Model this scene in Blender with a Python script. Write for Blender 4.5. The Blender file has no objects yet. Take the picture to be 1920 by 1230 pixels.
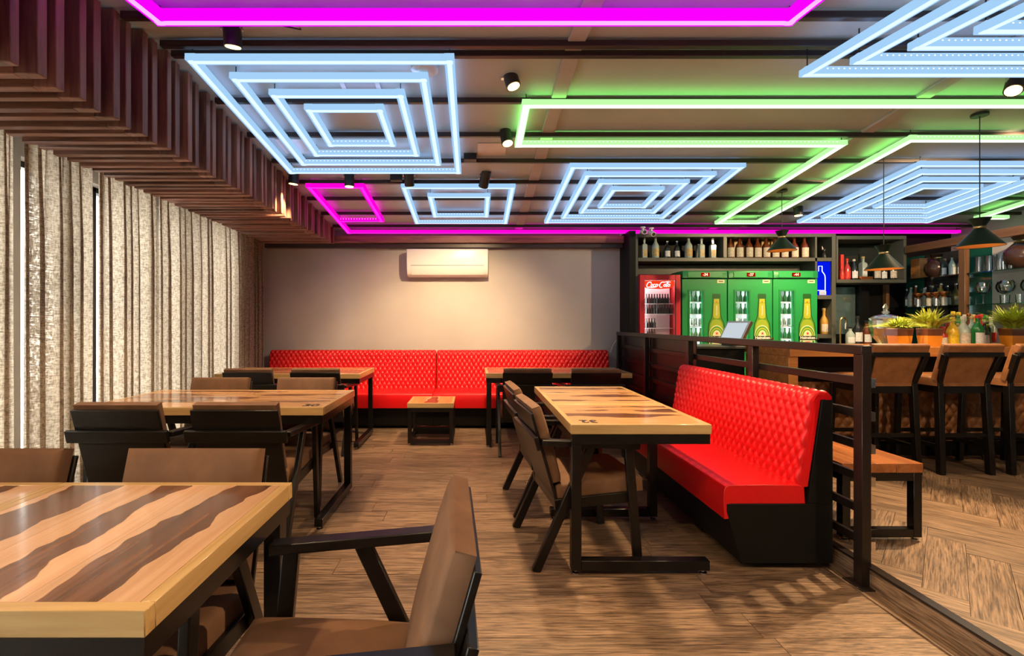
import bpy, math, random
from mathutils import Vector, Matrix
random.seed(7)
R = math.radians
scene = bpy.context.scene
COL = scene.collection

# ------------------------------------------------------------------ camera
CAMH = 1.257
FPX = 890.0            # focal length in pixels of the 1920x1230 frame
cam_d = bpy.data.cameras.new('camera')
cam = bpy.data.objects.new('camera', cam_d); COL.objects.link(cam)
cam.location = (0, 0, CAMH); cam.rotation_euler = (R(90), 0, 0)
cam_d.sensor_fit = 'HORIZONTAL'; cam_d.sensor_width = 36.0
cam_d.lens = FPX/1920*36.0
cam_d.shift_x = (960-889)/1920; cam_d.shift_y = -(615-607)/1920
cam_d.clip_start = 0.02; cam_d.clip_end = 100
scene.camera = cam

# ------------------------------------------------------------------ world, exposure
world = bpy.data.worlds.new('daylight'); scene.world = world
world.use_nodes = True
bg = world.node_tree.nodes['Background']
bg.inputs[0].default_value = (1.0, 0.97, 0.92, 1); bg.inputs[1].default_value = 12.0
vs = scene.view_settings
vs.view_transform = 'Standard'; vs.look = 'None'; vs.gamma = 1.0; vs.exposure = 0.0
vs.use_curve_mapping = False
SPOT_W = 1.0           # scale on all ceiling spots
LED_S = 1.0            # scale on all LED bars
WARM = (1.0, 0.68, 0.37)

# ------------------------------------------------------------------ helpers
def px(x, y, d):
    """real point at depth d that the survey pixel (x, y) of the photo sees"""
    return Vector(((x-889)*d/FPX, d, CAMH+(607-y)*d/FPX))

class MB:
    def __init__(s): s.v = []; s.f = []
    def add(s, vs_, fs_):
        o = len(s.v); s.v += [tuple(p) for p in vs_]; s.f += [tuple(i+o for i in q) for q in fs_]; return s
    def box(s, x0, x1, y0, y1, z0, z1, M=None):
        p = [Vector((x, y, z)) for x in (x0, x1) for y in (y0, y1) for z in (z0, z1)]
        if M is not None: p = [M @ q for q in p]
        return s.add(p, [(0,1,3,2),(4,6,7,5),(0,4,5,1),(2,3,7,6),(0,2,6,4),(1,5,7,3)])
    def bar(s, a, b, w, h, up=(0,0,1)):
        a = Vector(a); b = Vector(b); d = (b-a).normalized(); up = Vector(up)
        sd = d.cross(up)
        if sd.length < 1e-4: sd = d.cross(Vector((0,1,0)))
        sd.normalize(); u = sd.cross(d).normalized()
        p = []
        for c in (a, b):
            for i, j in ((-1,-1),(1,-1),(1,1),(-1,1)):
                p.append(c + sd*(i*w/2) + u*(j*h/2))
        return s.add(p, [(3,2,1,0),(4,5,6,7),(0,1,5,4),(1,2,6,5),(2,3,7,6),(3,0,4,7)])
    def cyl(s, a, b, r0, r1=None, n=16, caps=True):
        if r1 is None: r1 = r0
        a = Vector(a); b = Vector(b); d = (b-a).normalized()
        e = d.orthogonal().normalized(); g = d.cross(e)
        p = []
        for c, r in ((a, r0), (b, r1)):
            for i in range(n):
                t = 2*math.pi*i/n; p.append(c + (e*math.cos(t)+g*math.sin(t))*r)
        f = [(i, (i+1)%n, n+(i+1)%n, n+i) for i in range(n)]
        if caps: f += [tuple(range(n-1,-1,-1)), tuple(range(n, 2*n))]
        return s.add(p, f)
    def tube(s, pts, r, n=8):
        pts = [Vector(q) for q in pts]; P = []
        e = None
        for i, q in enumerate(pts):
            d = (pts[min(i+1, len(pts)-1)] - pts[max(i-1, 0)]).normalized()
            if e is None: e = d.orthogonal().normalized()
            e = (e - d*e.dot(d)).normalized(); g = d.cross(e)
            rr = r[i] if isinstance(r, (list, tuple)) else r
            for k in range(n):
                t = 2*math.pi*k/n; P.append(q + (e*math.cos(t)+g*math.sin(t))*rr)
        f = []
        for i in range(len(pts)-1):
            for k in range(n):
                f.append((i*n+k, i*n+(k+1)%n, (i+1)*n+(k+1)%n, (i+1)*n+k))
        f += [tuple(range(n-1,-1,-1)), tuple(range((len(pts)-1)*n, len(pts)*n))]
        return s.add(P, f)
    def prism_x(s, poly, x0, x1):          # polygon in (y, z) extruded along x
        n = len(poly)
        p = [(x0, y, z) for y, z in poly] + [(x1, y, z) for y, z in poly]
        f = [tuple(range(n)), tuple(range(2*n-1, n-1, -1))]
        f += [(i, n+i, n+(i+1)%n, (i+1)%n) for i in range(n)]
        return s.add(p, f)
    def plate(s, poly, y, t):              # polygon in (x, z), front face at y, thickness t backwards
        n = len(poly)
        p = [(x, y, z) for x, z in poly] + [(x, y+t, z) for x, z in poly]
        f = [tuple(range(n)), tuple(range(2*n-1, n-1, -1))]
        f += [(i, n+i, n+(i+1)%n, (i+1)%n) for i in range(n)]
        return s.add(p, f)
    def lathe(s, prof, n=16, c=(0,0,0)):
        p = []
        for r, z in prof:
            for i in range(n):
                t = 2*math.pi*i/n; p.append((c[0]+r*math.cos(t), c[1]+r*math.sin(t), c[2]+z))
        f = []
        for j in range(len(prof)-1):
            for i in range(n):
                f.append((j*n+i, j*n+(i+1)%n, (j+1)*n+(i+1)%n, (j+1)*n+i))
        if prof[0][0] > 1e-4: f.append(tuple(range(n-1,-1,-1)))
        if prof[-1][0] > 1e-4: f.append(tuple(range((len(prof)-1)*n, len(prof)*n)))
        return s.add(p, f)
    def grid(s, fn, nu, nv):
        p = [fn(i/nu, j/nv) for j in range(nv+1) for i in range(nu+1)]
        f = [(j*(nu+1)+i, j*(nu+1)+i+1, (j+1)*(nu+1)+i+1, (j+1)*(nu+1)+i) for j in range(nv) for i in range(nu)]
        return s.add(p, f)
    def mesh(s, name, m, smooth=False, ang=0.6):
        me = bpy.data.meshes.new(name); me.from_pydata(s.v, [], s.f); me.update()
        if m is not None: me.materials.append(m)
        if smooth:
            me.shade_smooth()
            me.set_sharp_from_angle(angle=ang)
        return me
    def build(s, name, m, parent=None, smooth=False, bevel=0.0, loc=None, rot=None, seg=2, ang=0.6):
        import bmesh
        me = s.mesh(name, m, False)
        bm = bmesh.new(); bm.from_mesh(me); bmesh.ops.recalc_face_normals(bm, faces=bm.faces); bm.to_mesh(me); bm.free()
        if smooth:
            me.shade_smooth(); me.set_sharp_from_angle(angle=ang)
        return put(name, me, parent, bevel, loc, rot, seg)

def put(name, me, parent=None, bevel=0.0, loc=None, rot=None, seg=2):
    o = bpy.data.objects.new(name, me); COL.objects.link(o)
    if parent is not None: o.parent = parent
    if loc is not None: o.location = loc
    if rot is not None: o.rotation_euler = rot
    if bevel:
        b = o.modifiers.new('bevel', 'BEVEL'); b.width = bevel; b.segments = seg; b.limit_method = 'ANGLE'
        me.shade_smooth(); me.set_sharp_from_angle(angle=0.7)
    return o

def tag(o, label, cat, group=None, kind=None):
    if label: o['label'] = label
    if cat: o['category'] = cat
    if group: o['group'] = group
    if kind: o['kind'] = kind
    return o
def struct(o): o['kind'] = 'structure'; return o
def thing(name, label, cat, loc=(0,0,0), rz=0.0, group=None):
    o = bpy.data.objects.new(name, None); COL.objects.link(o)
    o.empty_display_size = 0.1
    o.location = loc; o.rotation_euler = (0, 0, rz)
    return tag(o, label, cat, group)
def copy_tree(o, parent=None):
    c = o.copy(); COL.objects.link(c); c.parent = parent
    for ch in list(o.children): copy_tree(ch, c)
    return c
def dup(o, label, loc, rz=0.0, group=None):
    c = copy_tree(o); c.location = loc; c.rotation_euler = (0, 0, rz); c['label'] = label
    if group: c['group'] = group
    return c
def text(s, size, m, parent, loc, rot=(R(90),0,0), name='lettering', shear=0.0, bold=0.0, ex=0.0006, sx=1.0):
    cu = bpy.data.curves.new('t', 'FONT'); cu.body = s; cu.size = size; cu.shear = shear; cu.offset = bold
    cu.align_x = 'CENTER'; cu.align_y = 'CENTER'; cu.extrude = ex; cu.resolution_u = 3
    ob = bpy.data.objects.new('t', cu); COL.objects.link(ob)
    me = bpy.data.meshes.new_from_object(ob)
    bpy.data.objects.remove(ob)
    me.materials.clear(); me.materials.append(m); me.name = name
    o = put(name, me, parent, 0, loc, rot); o.scale = (sx, 1, 1)
    return o

# ------------------------------------------------------------------ materials
def nodes(name):
    m = bpy.data.materials.new(name); m.use_nodes = True
    nt = m.node_tree; b = nt.nodes['Principled BSDF']
    return m, nt, b
def N(nt, t, **kw):
    n = nt.nodes.new(t)
    for k, v in kw.items():
        if k in n.inputs.keys(): n.inputs[k].default_value = v
        else: setattr(n, k, v)
    return n
def mat(name, col, rough=0.5, metal=0.0, spec=0.5, var=0.0, vscale=8.0, bump=0.0, bscale=120.0, coat=0.0):
    m, nt, b = nodes(name)
    b.inputs['Base Color'].default_value = (*col, 1); b.inputs['Roughness'].default_value = rough
    b.inputs['Metallic'].default_value = metal; b.inputs['Specular IOR Level'].default_value = spec
    b.inputs['Coat Weight'].default_value = coat; b.inputs['Coat Roughness'].default_value = 0.1
    tc = N(nt, 'ShaderNodeTexCoord')
    if var > 0:
        n = N(nt, 'ShaderNodeTexNoise', Scale=vscale, Detail=4.0)
        nt.links.new(tc.outputs['Object'], n.inputs['Vector'])
        cr = N(nt, 'ShaderNodeValToRGB')
        cr.color_ramp.elements[0].position = 0.3; cr.color_ramp.elements[1].position = 0.7
        cr.color_ramp.elements[0].color = (*[c*(1-var) for c in col], 1)
        cr.color_ramp.elements[1].color = (*[min(1, c*(1+var)) for c in col], 1)
        nt.links.new(n.outputs['Fac'], cr.inputs['Fac']); nt.links.new(cr.outputs['Color'], b.inputs['Base Color'])
    if bump > 0:
        n2 = N(nt, 'ShaderNodeTexNoise', Scale=bscale, Detail=3.0)
        nt.links.new(tc.outputs['Object'], n2.inputs['Vector'])
        bp = N(nt, 'ShaderNodeBump', Strength=bump, Distance=0.002)
        nt.links.new(n2.outputs['Fac'], bp.inputs['Height']); nt.links.new(bp.outputs['Normal'], b.inputs['Normal'])
    return m
def emit(name, col, s):
    m = bpy.data.materials.new(name); m.use_nodes = True; nt = m.node_tree
    nt.nodes.remove(nt.nodes['Principled BSDF'])
    e = N(nt, 'ShaderNodeEmission'); e.inputs[0].default_value = (*col, 1); e.inputs[1].default_value = s
    nt.links.new(e.outputs[0], nt.nodes['Material Output'].inputs[0])
    return m
def glassy(name, col=(1,1,1), refl=0.25, rough=0.02, tint=1.0, edge=0.25):
    m = bpy.data.materials.new(name); m.use_nodes = True; nt = m.node_tree
    nt.nodes.remove(nt.nodes['Principled BSDF'])
    t = N(nt, 'ShaderNodeBsdfTransparent'); t.inputs[0].default_value = (*[c*tint for c in col], 1)
    g = N(nt, 'ShaderNodeBsdfGlossy'); g.inputs['Color'].default_value = (1,1,1,1); g.inputs['Roughness'].default_value = rough
    lw = N(nt, 'ShaderNodeLayerWeight', Blend=edge)
    mp = N(nt, 'ShaderNodeMath', operation='MULTIPLY_ADD'); mp.inputs[1].default_value = 0.9; mp.inputs[2].default_value = refl*0.25
    nt.links.new(lw.outputs['Fresnel'], mp.inputs[0])
    mx = N(nt, 'ShaderNodeMixShader')
    nt.links.new(mp.outputs[0], mx.inputs[0]); nt.links.new(t.outputs[0], mx.inputs[1]); nt.links.new(g.outputs[0], mx.inputs[2])
    nt.links.new(mx.outputs[0], nt.nodes['Material Output'].inputs[0])
    return m

def wood(name, pale, dark, rough=0.3, streak=None, axis='X', grain=(1.2, 22.0), rnd=0.25, thr=-0.110, coat=0.0, spec=0.5, gbump=0.0):
    """board with grain along one local axis; streak = colour of dark heartwood blotches with a crisp edge"""
    m, nt, b = nodes(name)
    b.inputs['Roughness'].default_value = rough; b.inputs['Specular IOR Level'].default_value = spec
    b.inputs['Coat Weight'].default_value = coat; b.inputs['Coat Roughness'].default_value = 0.08
    L = nt.links.new
    tc = N(nt, 'ShaderNodeTexCoord'); oi = N(nt, 'ShaderNodeObjectInfo')
    off = N(nt, 'ShaderNodeVectorMath', operation='SCALE'); off.inputs[0].default_value = (37.0, 19.0, 53.0)
    L(oi.outputs['Random'], off.inputs['Scale'])
    def coords(a, c):
        mp = N(nt, 'ShaderNodeMapping')
        mp.inputs['Scale'].default_value = {'X': (a, c, c), 'Y': (c, a, c), 'Z': (c, c, a)}[axis]
        ad = N(nt, 'ShaderNodeVectorMath', operation='ADD')
        L(tc.outputs['Object'], mp.inputs['Vector']); L(mp.outputs[0], ad.inputs[0]); L(off.outputs[0], ad.inputs[1])
        return ad.outputs[0]
    g = N(nt, 'ShaderNodeTexNoise', Scale=1.0, Detail=6.0, Roughness=0.65, Distortion=0.6)
    L(coords(*grain), g.inputs['Vector'])
    cr = N(nt, 'ShaderNodeValToRGB'); e = cr.color_ramp.elements
    e[0].position = 0.32; e[1].position = 0.62; e[0].color = (*dark, 1); e[1].color = (*pale, 1)
    L(g.outputs['Fac'], cr.inputs['Fac']); col = cr.outputs['Color']
    if streak is not None:
        sp = N(nt, 'ShaderNodeSeparateXYZ'); L(tc.outputs['Object'], sp.inputs[0])
        cross = sp.outputs['Y' if axis == 'X' else 'X']
        def nz(al, cr_, sh, det):
            h = N(nt, 'ShaderNodeTexNoise', Scale=1.0, Detail=det, Roughness=0.5, Distortion=0.2)
            c0 = coords(al, cr_); ad = N(nt, 'ShaderNodeVectorMath', operation='ADD'); ad.inputs[1].default_value = (sh, sh, sh)
            L(c0, ad.inputs[0]); L(ad.outputs[0], h.inputs['Vector']); return h.outputs['Fac']
        def mth(op, a_, b_=None, c_=None):
            n_ = N(nt, 'ShaderNodeMath', operation=op)
            for i_, v_ in enumerate((a_, b_, c_)):
                if v_ is None: continue
                if isinstance(v_, (int, float)): n_.inputs[i_].default_value = v_
                else: L(v_, n_.inputs[i_])
            return n_.outputs[0]
        ctr = mth('MULTIPLY_ADD', nz(1.5, 0.3, 5.0, 3.0), 0.19, -0.095)     # wandering centre line of the band
        wid = mth('MULTIPLY_ADD', nz(1.9, 2.0, 11.0, 4.0), 0.27, thr)        # its half width
        dd = mth('ABSOLUTE', mth('SUBTRACT', cross, ctr))
        r2 = N(nt, 'ShaderNodeMapRange'); r2.inputs['From Min'].default_value = -0.0012; r2.inputs['From Max'].default_value = 0.0012
        L(mth('SUBTRACT', wid, dd), r2.inputs['Value'])
        g2 = N(nt, 'ShaderNodeTexNoise', Scale=1.0, Detail=5.0, Roughness=0.6, Distortion=1.2)
        L(coords(grain[0]*1.2, grain[1]*0.9), g2.inputs['Vector'])
        r3 = N(nt, 'ShaderNodeValToRGB'); q = r3.color_ramp.elements
        q[0].position = 0.3; q[1].position = 0.7
        q[0].color = (*[c*0.55 for c in streak], 1); q[1].color = (*[min(1, c*1.7) for c in streak], 1)
        L(g2.outputs['Fac'], r3.inputs['Fac'])
        mx = N(nt, 'ShaderNodeMix', data_type='RGBA')
        L(r2.outputs[0], mx.inputs[0]); L(col, mx.inputs[6]); L(r3.outputs['Color'], mx.inputs[7]); col = mx.outputs[2]
    hs = N(nt, 'ShaderNodeHueSaturation')
    mr = N(nt, 'ShaderNodeMapRange'); mr.inputs['To Min'].default_value = 1-rnd; mr.inputs['To Max'].default_value = 1+rnd
    L(oi.outputs['Random'], mr.inputs['Value']); L(mr.outputs[0], hs.inputs['Value']); L(col, hs.inputs['Color'])
    L(hs.outputs['Color'], b.inputs['Base Color'])
    if gbump > 0:
        bp = N(nt, 'ShaderNodeBump', Strength=gbump, Distance=0.003)
        L(g.outputs['Fac'], bp.inputs['Height']); L(bp.outputs['Normal'], b.inputs['Normal'])
    return m

M = {}
M['wall'] = mat('grey_plaster', (0.46, 0.425, 0.39), 0.75, var=0.05, vscale=2.0, bump=0.08, bscale=60)
M['ceil'] = mat('ceiling_panel', (0.47, 0.54, 0.525), 0.40, var=0.06, vscale=1.5)
M['beam'] = mat('painted_steel_grey', (0.45, 0.44, 0.43), 0.4)
M['purlin'] = mat('dark_brown_steel', (0.035, 0.022, 0.02), 0.3)
M['black'] = mat('black_steel', (0.006, 0.005, 0.005), 0.25, spec=0.4)
M['blackwood'] = wood('black_stained_wood', (0.010, 0.0075, 0.006), (0.005, 0.004, 0.0035), rough=0.32, rnd=0.15, spec=0.35)
M['lam'] = mat('black_laminate', (0.007, 0.0065, 0.006), 0.5, spec=0.15)
M['shelf'] = mat('dark_olive_laminate', (0.075, 0.078, 0.062), 0.4)
M['rail'] = mat('dark_brown_rail_paint', (0.013, 0.0085, 0.0075), 0.28, spec=0.4)
M['red'] = mat('red_leatherette', (0.60, 0.003, 0.005), 0.34, spec=0.45, bump=0.12, bscale=400)
M['suede'] = mat('brown_suede', (0.155, 0.078, 0.040), 0.72, spec=0.25, var=0.22, vscale=9, bump=0.1, bscale=300)
M['tan'] = mat('tan_leather', (0.26, 0.105, 0.036), 0.5, spec=0.4, var=0.25, vscale=14, bump=0.1, bscale=260)
M['table'] = wood('table_boards', (0.60, 0.33, 0.15), (0.44, 0.22, 0.09), rough=0.16, streak=(0.13, 0.055, 0.028), rnd=0.12, spec=0.5, coat=0.25)
M['table_y'] = wood('table_boards_y', (0.66, 0.40, 0.23), (0.52, 0.29, 0.155), rough=0.16, streak=(0.13, 0.055, 0.028), axis='Y', rnd=0.12, spec=0.5, coat=0.25, thr=-0.070)
M['pale'] = wood('pale_table_board', (0.60, 0.33, 0.15), (0.44, 0.22, 0.09), rough=0.16, rnd=0.08, coat=0.25)
M['edge'] = wood('table_edging', (0.56, 0.36, 0.15), (0.42, 0.25, 0.09), rough=0.25, rnd=0.1, coat=0.15)
M['edge_y'] = wood('table_edging_y', (0.56, 0.36, 0.15), (0.42, 0.25, 0.09), rough=0.25, axis='Y', rnd=0.1, coat=0.15)
M['oak'] = wood('orange_bar_wood', (0.52, 0.22, 0.06), (0.36, 0.13, 0.03), rough=0.25, rnd=0.08, coat=0.2)
M['oak2'] = wood('orange_board', (0.62, 0.30, 0.10), (0.48, 0.20, 0.06), rough=0.2, axis='Y', rnd=0.08, coat=0.2)
M['benchwood'] = wood('red_brown_bench_wood', (0.42, 0.15, 0.045), (0.26, 0.08, 0.022), rough=0.22, axis='Y', rnd=0.15, coat=0.2)
def floor_mat(name='floor_plank', along='X'):
    m, nt, b = nodes(name); L = nt.links.new
    b.inputs['Roughness'].default_value = 0.45; b.inputs['Specular IOR Level'].default_value = 0.35
    tc = N(nt, 'ShaderNodeTexCoord'); oi = N(nt, 'ShaderNodeObjectInfo')
    off = N(nt, 'ShaderNodeVectorMath', operation='SCALE'); off.inputs[0].default_value = (37.0, 19.0, 53.0); L(oi.outputs['Random'], off.inputs['Scale'])
    def noise(a_, c_, det, rough, dist):
        mp = N(nt, 'ShaderNodeMapping'); mp.inputs['Scale'].default_value = (a_, c_, c_) if along == 'X' else (c_, a_, c_); L(tc.outputs['Object'], mp.inputs[0])
        ad = N(nt, 'ShaderNodeVectorMath', operation='ADD'); L(mp.outputs[0], ad.inputs[0]); L(off.outputs[0], ad.inputs[1])
        n = N(nt, 'ShaderNodeTexNoise', Scale=1.0, Detail=det, Roughness=rough, Distortion=dist); L(ad.outputs[0], n.inputs['Vector']); return n.outputs['Fac']
    fine = noise(7.0, 170.0, 4.0, 0.6, 0.4); mid = noise(2.6, 26.0, 5.0, 0.6, 1.4); big = noise(1.3, 6.0, 2.0, 0.5, 0.5)
    cr = N(nt, 'ShaderNodeValToRGB'); e = cr.color_ramp.elements
    e[0].position = 0.34; e[1].position = 0.58; e[0].color = (0.060, 0.036, 0.021, 1); e[1].color = (0.25, 0.160, 0.098, 1)
    L(fine, cr.inputs['Fac'])
    c2 = N(nt, 'ShaderNodeValToRGB'); e = c2.color_ramp.elements
    e[0].position = 0.36; e[1].position = 0.56; e[0].color = (0.42, 0.38, 0.34, 1); e[1].color = (1.0, 1.0, 1.0, 1)
    L(mid, c2.inputs['Fac'])
    mx = N(nt, 'ShaderNodeMix', data_type='RGBA', blend_type='MULTIPLY'); mx.inputs[0].default_value = 0.85
    L(cr.outputs['Color'], mx.inputs[6]); L(c2.outputs['Color'], mx.inputs[7])
    hs = N(nt, 'ShaderNodeHueSaturation')
    ad = N(nt, 'ShaderNodeMath', operation='MULTIPLY_ADD'); L(big, ad.inputs[0]); ad.inputs[1].default_value = 0.6
    mr = N(nt, 'ShaderNodeMapRange'); mr.inputs['To Min'].default_value = 0.60; mr.inputs['To Max'].default_value = 0.88; L(oi.outputs['Random'], mr.inputs['Value'])
    L(mr.outputs[0], ad.inputs[2]); L(ad.outputs[0], hs.inputs['Value']); L(mx.outputs[2], hs.inputs['Color']); L(hs.outputs['Color'], b.inputs['Base Color'])
    bp = N(nt, 'ShaderNodeBump', Strength=0.35, Distance=0.003); L(fine, bp.inputs['Height']); L(bp.outputs['Normal'], b.inputs['Normal'])
    return m
M['floor'] = floor_mat(); M['floor_y'] = floor_mat('floor_plank_y', 'Y')
M['slat'] = wood('slat_wood', (0.33, 0.155, 0.105), (0.13, 0.058, 0.042), rough=0.5, axis='Z', rnd=0.3, grain=(2.0, 30.0), gbump=0.3)
M['slat_x'] = wood('slat_wood_x', (0.33, 0.155, 0.105), (0.13, 0.058, 0.042), rough=0.5, axis='X', rnd=0.3, grain=(2.0, 30.0), gbump=0.3)
M['darktrim'] = mat('dark_cornice', (0.05, 0.028, 0.024), 0.4)
M['chrome'] = mat('chrome', (0.75, 0.75, 0.76), 0.12, metal=1.0)
M['white'] = mat('white_plastic', (0.72, 0.70, 0.68), 0.28)
M['blackpl'] = mat('black_plastic', (0.02, 0.02, 0.02), 0.4)
M['brass'] = mat('brass', (0.75, 0.52, 0.22), 0.25, metal=1.0)
M['lens'] = emit('warm_lens', (1.0, 0.68, 0.22), 6.0)
M['lens_off'] = mat('dim_lens', (0.4, 0.3, 0.2), 0.2)
M['blue_h'] = emit('led_blue_housing', (0.36, 0.61, 0.90), 1.05*LED_S)
M['blue_d'] = emit('led_blue_diffuser', (0.66, 0.86, 1.0), 1.25*LED_S)
M['mag_h'] = emit('led_magenta_housing', (0.80, 0.0, 0.95), 1.2*LED_S)
M['mag_d'] = emit('led_magenta_diffuser', (1.0, 0.35, 1.0), 1.5*LED_S)
M['pink_h'] = emit('led_pink_housing', (1.0, 0.0, 0.58), 1.2*LED_S)
M['pink_d'] = emit('led_pink_diffuser', (1.0, 0.02, 0.66), 1.5*LED_S)
M['blue_u'] = emit('led_blue_strip', (0.42, 0.55, 1.0), 3.0*LED_S)  # the _u materials light unseen strips added to colour the ceiling
M['grn_u'] = emit('led_green_strip', (0.30, 1.0, 0.16), 6.5*LED_S)
M['mag_u'] = emit('led_magenta_strip', (0.80, 0.0, 1.0), 1.6*LED_S)
M['pink_u'] = emit('led_pink_strip', (1.0, 0.0, 0.55), 4.0*LED_S)
M['grn_h'] = emit('led_green_housing', (0.44, 1.0, 0.34), 1.25*LED_S)
M['grn_d'] = emit('led_green_diffuser', (0.95, 1.0, 0.88), 1.4*LED_S)
M['glass'] = glassy('clear_glass', (1,1,1), 0.15)
M['shelfglass'] = glassy('green_shelf_glass', (0.45, 0.85, 0.7), 0.3, tint=0.9)
M['winglass'] = glassy('window_glass', (0.97, 1, 1), 0.1)
M['crystal'] = glassy('cut_crystal', (0.90, 0.93, 0.90), 0.7, rough=0.1, edge=0.3)

# ================================================================== STRUCTURE
RIDGE = 2.75
def ledz(y):            # height of the LED plane: a shallow ridge over y = 2.75
    return CAMH + (1.85-0.1124*y if y >= RIDGE else 1.85-0.1124*RIDGE - 0.109*(RIDGE-y))
XL, XR, YB, YF, PLX = -2.98, 6.35, 6.32, -2.6, 1.885
# slab floors
struct(MB().box(XL-0.3, XR+0.3, YF-0.2, YB+0.3, -0.12, -0.012).build('floor', M['floor']))
floor = bpy.data.objects['floor']
PH = 0.10
plat = struct(MB().box(PLX, XR+0.05, YF, YB, -0.012, PH-0.012).build('floor_platform', M['floor']))
# dining planks along x
pl_me = MB().box(-0.6, 0.6, -0.0785, 0.0785, -0.012, 0.0).mesh('plank', M['floor'])
row = 0; y = 1.02
while y < 6.28:
    x = XL + 0.02 - random.uniform(0.0, 1.0)
    while x < PLX-0.01:
        a = max(x, XL+0.01); b_ = min(x+1.2, PLX-0.004)
        if b_-a > 0.03:
            o = put('plank', pl_me, floor, 0, ((a+b_)/2, y, random.uniform(-0.0012, 0)))
            o.scale = ((b_-a-0.0025)/1.2, 1, 1)
        x += 1.2
    y += 0.16
# platform herringbone at 45 degrees
hw, hl = 0.146, 0.73
hb_me = MB().box(-hl/2+0.001, hl/2-0.001, -hw/2+0.001, hw/2-0.001, -0.012, 0.0).mesh('plank', M['floor'])
c45 = math.cos(R(45)); cnt = 0; XE = PLX+0.03
for i in range(-30, 31):
    for j in range(-6, 7):
        for k in (0, 1):
            if k == 0: u, v = i*hw + j*hl + hl/2, i*hw - j*hl + hw/2
            else: u, v = i*hw + j*hl + hl + hw/2, (i+1)*hw - j*hl - hl/2
            X = 3.1 + (u-v)*c45; Y = 2.6 + (u+v)*c45; an = R(45 if k == 0 else 135)
            if not (XE-0.30 < X < 4.6 and 1.3 < Y < 4.05) or cnt >= 290: continue
            ex = (hl+hw)/2*c45; zt = PH + random.uniform(-0.0012, 0)
            if X-ex >= XE:
                put('plank', hb_me, plat, 0, (X, Y, zt), (0, 0, an)); cnt += 1
            else:                                   # board sawn off along the step
                P = [(X + a*math.cos(an) - c*math.sin(an), Y + a*math.sin(an) + c*math.cos(an)) for a, c in
                     ((-hl/2+.001, -hw/2+.001), (hl/2-.001, -hw/2+.001), (hl/2-.001, hw/2-.001), (-hl/2+.001, hw/2-.001))]
                Q = []
                for (p, q) in zip(P, P[1:]+P[:1]):
                    if p[0] >= XE: Q.append(p)
                    if (p[0] >= XE) != (q[0] >= XE):
                        f = (XE-p[0])/(q[0]-p[0]); Q.append((XE, p[1]+f*(q[1]-p[1])))
                if len(Q) < 3: continue
                ca, sa = math.cos(-an), math.sin(-an)
                W = [((x-X)*ca-(y-Y)*sa, (x-X)*sa+(y-Y)*ca) for x, y in Q]; n = len(W)
                MB().add([(x, y, -0.012) for x, y in W]+[(x, y, 0) for x, y in W],
                         [tuple(range(n-1,-1,-1)), tuple(range(n, 2*n))]+[(m, (m+1)%n, n+(m+1)%n, n+m) for m in range(n)]).build('plank', M['floor'], plat, loc=(X, Y, zt), rot=(0, 0, an)); cnt += 1
struct(MB().box(PLX-0.012, PLX, YF, YB-0.06, -0.001, PH-0.004).build('trim_1', M['floor_y']))
struct(MB().box(PLX-0.016, PLX+0.028, YF, YB-0.06, PH-0.006, PH+0.004).build('trim_2', M['rail']))
struct(MB().box(PLX-0.085, PLX-0.016, 1.0, 6.0, 0.0, 0.006).build('trim_3', M['floor_y']))
# walls
struct(MB().box(XL-0.3, 1.94, YB, YB+0.15, 0, 2.9).build('wall_back', M['wall']))
struct(MB().box(1.94, 4.54, 6.60, 6.72, 0, 2.9).build('wall_alcove', M['lam']))
struct(MB().box(4.54, XR+0.3, YB, YB+0.40, 0, 2.9).build('wall_back_bar', M['lam']))
struct(MB().box(1.942, 2.018, 5.93, 6.60, PH, 2.42).build('wall_pillar', M['lam']))
struct(MB().box(XR, XR+0.15, YF, YB, 0, 2.95).build('wall_right', M['wall']))
struct(MB().box(XL-0.3, XR+0.3, YF-0.15, YF, 0, 2.95).build('wall_front', M['wall']))
# left wall: piers, sill, lintel and four windows
wl = MB()
wl.box(XL-0.2, XL, YF, YB, 0, 0.08).box(XL-0.2, XL, YF, YB, 2.36, 2.95)
wins = [(-2.2, -0.6), (-0.4, 1.2), (1.4, 3.0), (3.12, 4.55), (4.67, 5.6)]
edges_ = [YF] + [e for w in wins for e in w] + [YB]
for k in range(0, len(edges_), 2): wl.box(XL-0.2, XL, edges_[k], edges_[k+1], 0.08, 2.36)
struct(wl.build('wall_left', M['wall']))
for k, (a, b_) in enumerate(wins):
    w = struct(MB().box(XL-0.13, XL-0.12, a, b_, 0.08, 2.36).build('window_%d' % (k+1), M['winglass']))
    fr = MB(); m_ = (a+b_)/2
    for c in (a+0.02, m_, b_-0.02): fr.box(XL-0.15, XL-0.09, c-0.02, c+0.02, 0.08, 2.36)
    fr.box(XL-0.15, XL-0.09, a, b_, 0.08, 0.12).box(XL-0.15, XL-0.09, a, b_, 2.32, 2.36)
    fr.build('window_frame', M['rail'], w)
# outside ground that the windows look on
struct(MB().box(-14, XL-0.3, -8, 12, -0.3, -0.1).build('floor_outside', mat('pavement', (0.45, 0.44, 0.42), 0.9)))
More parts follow.
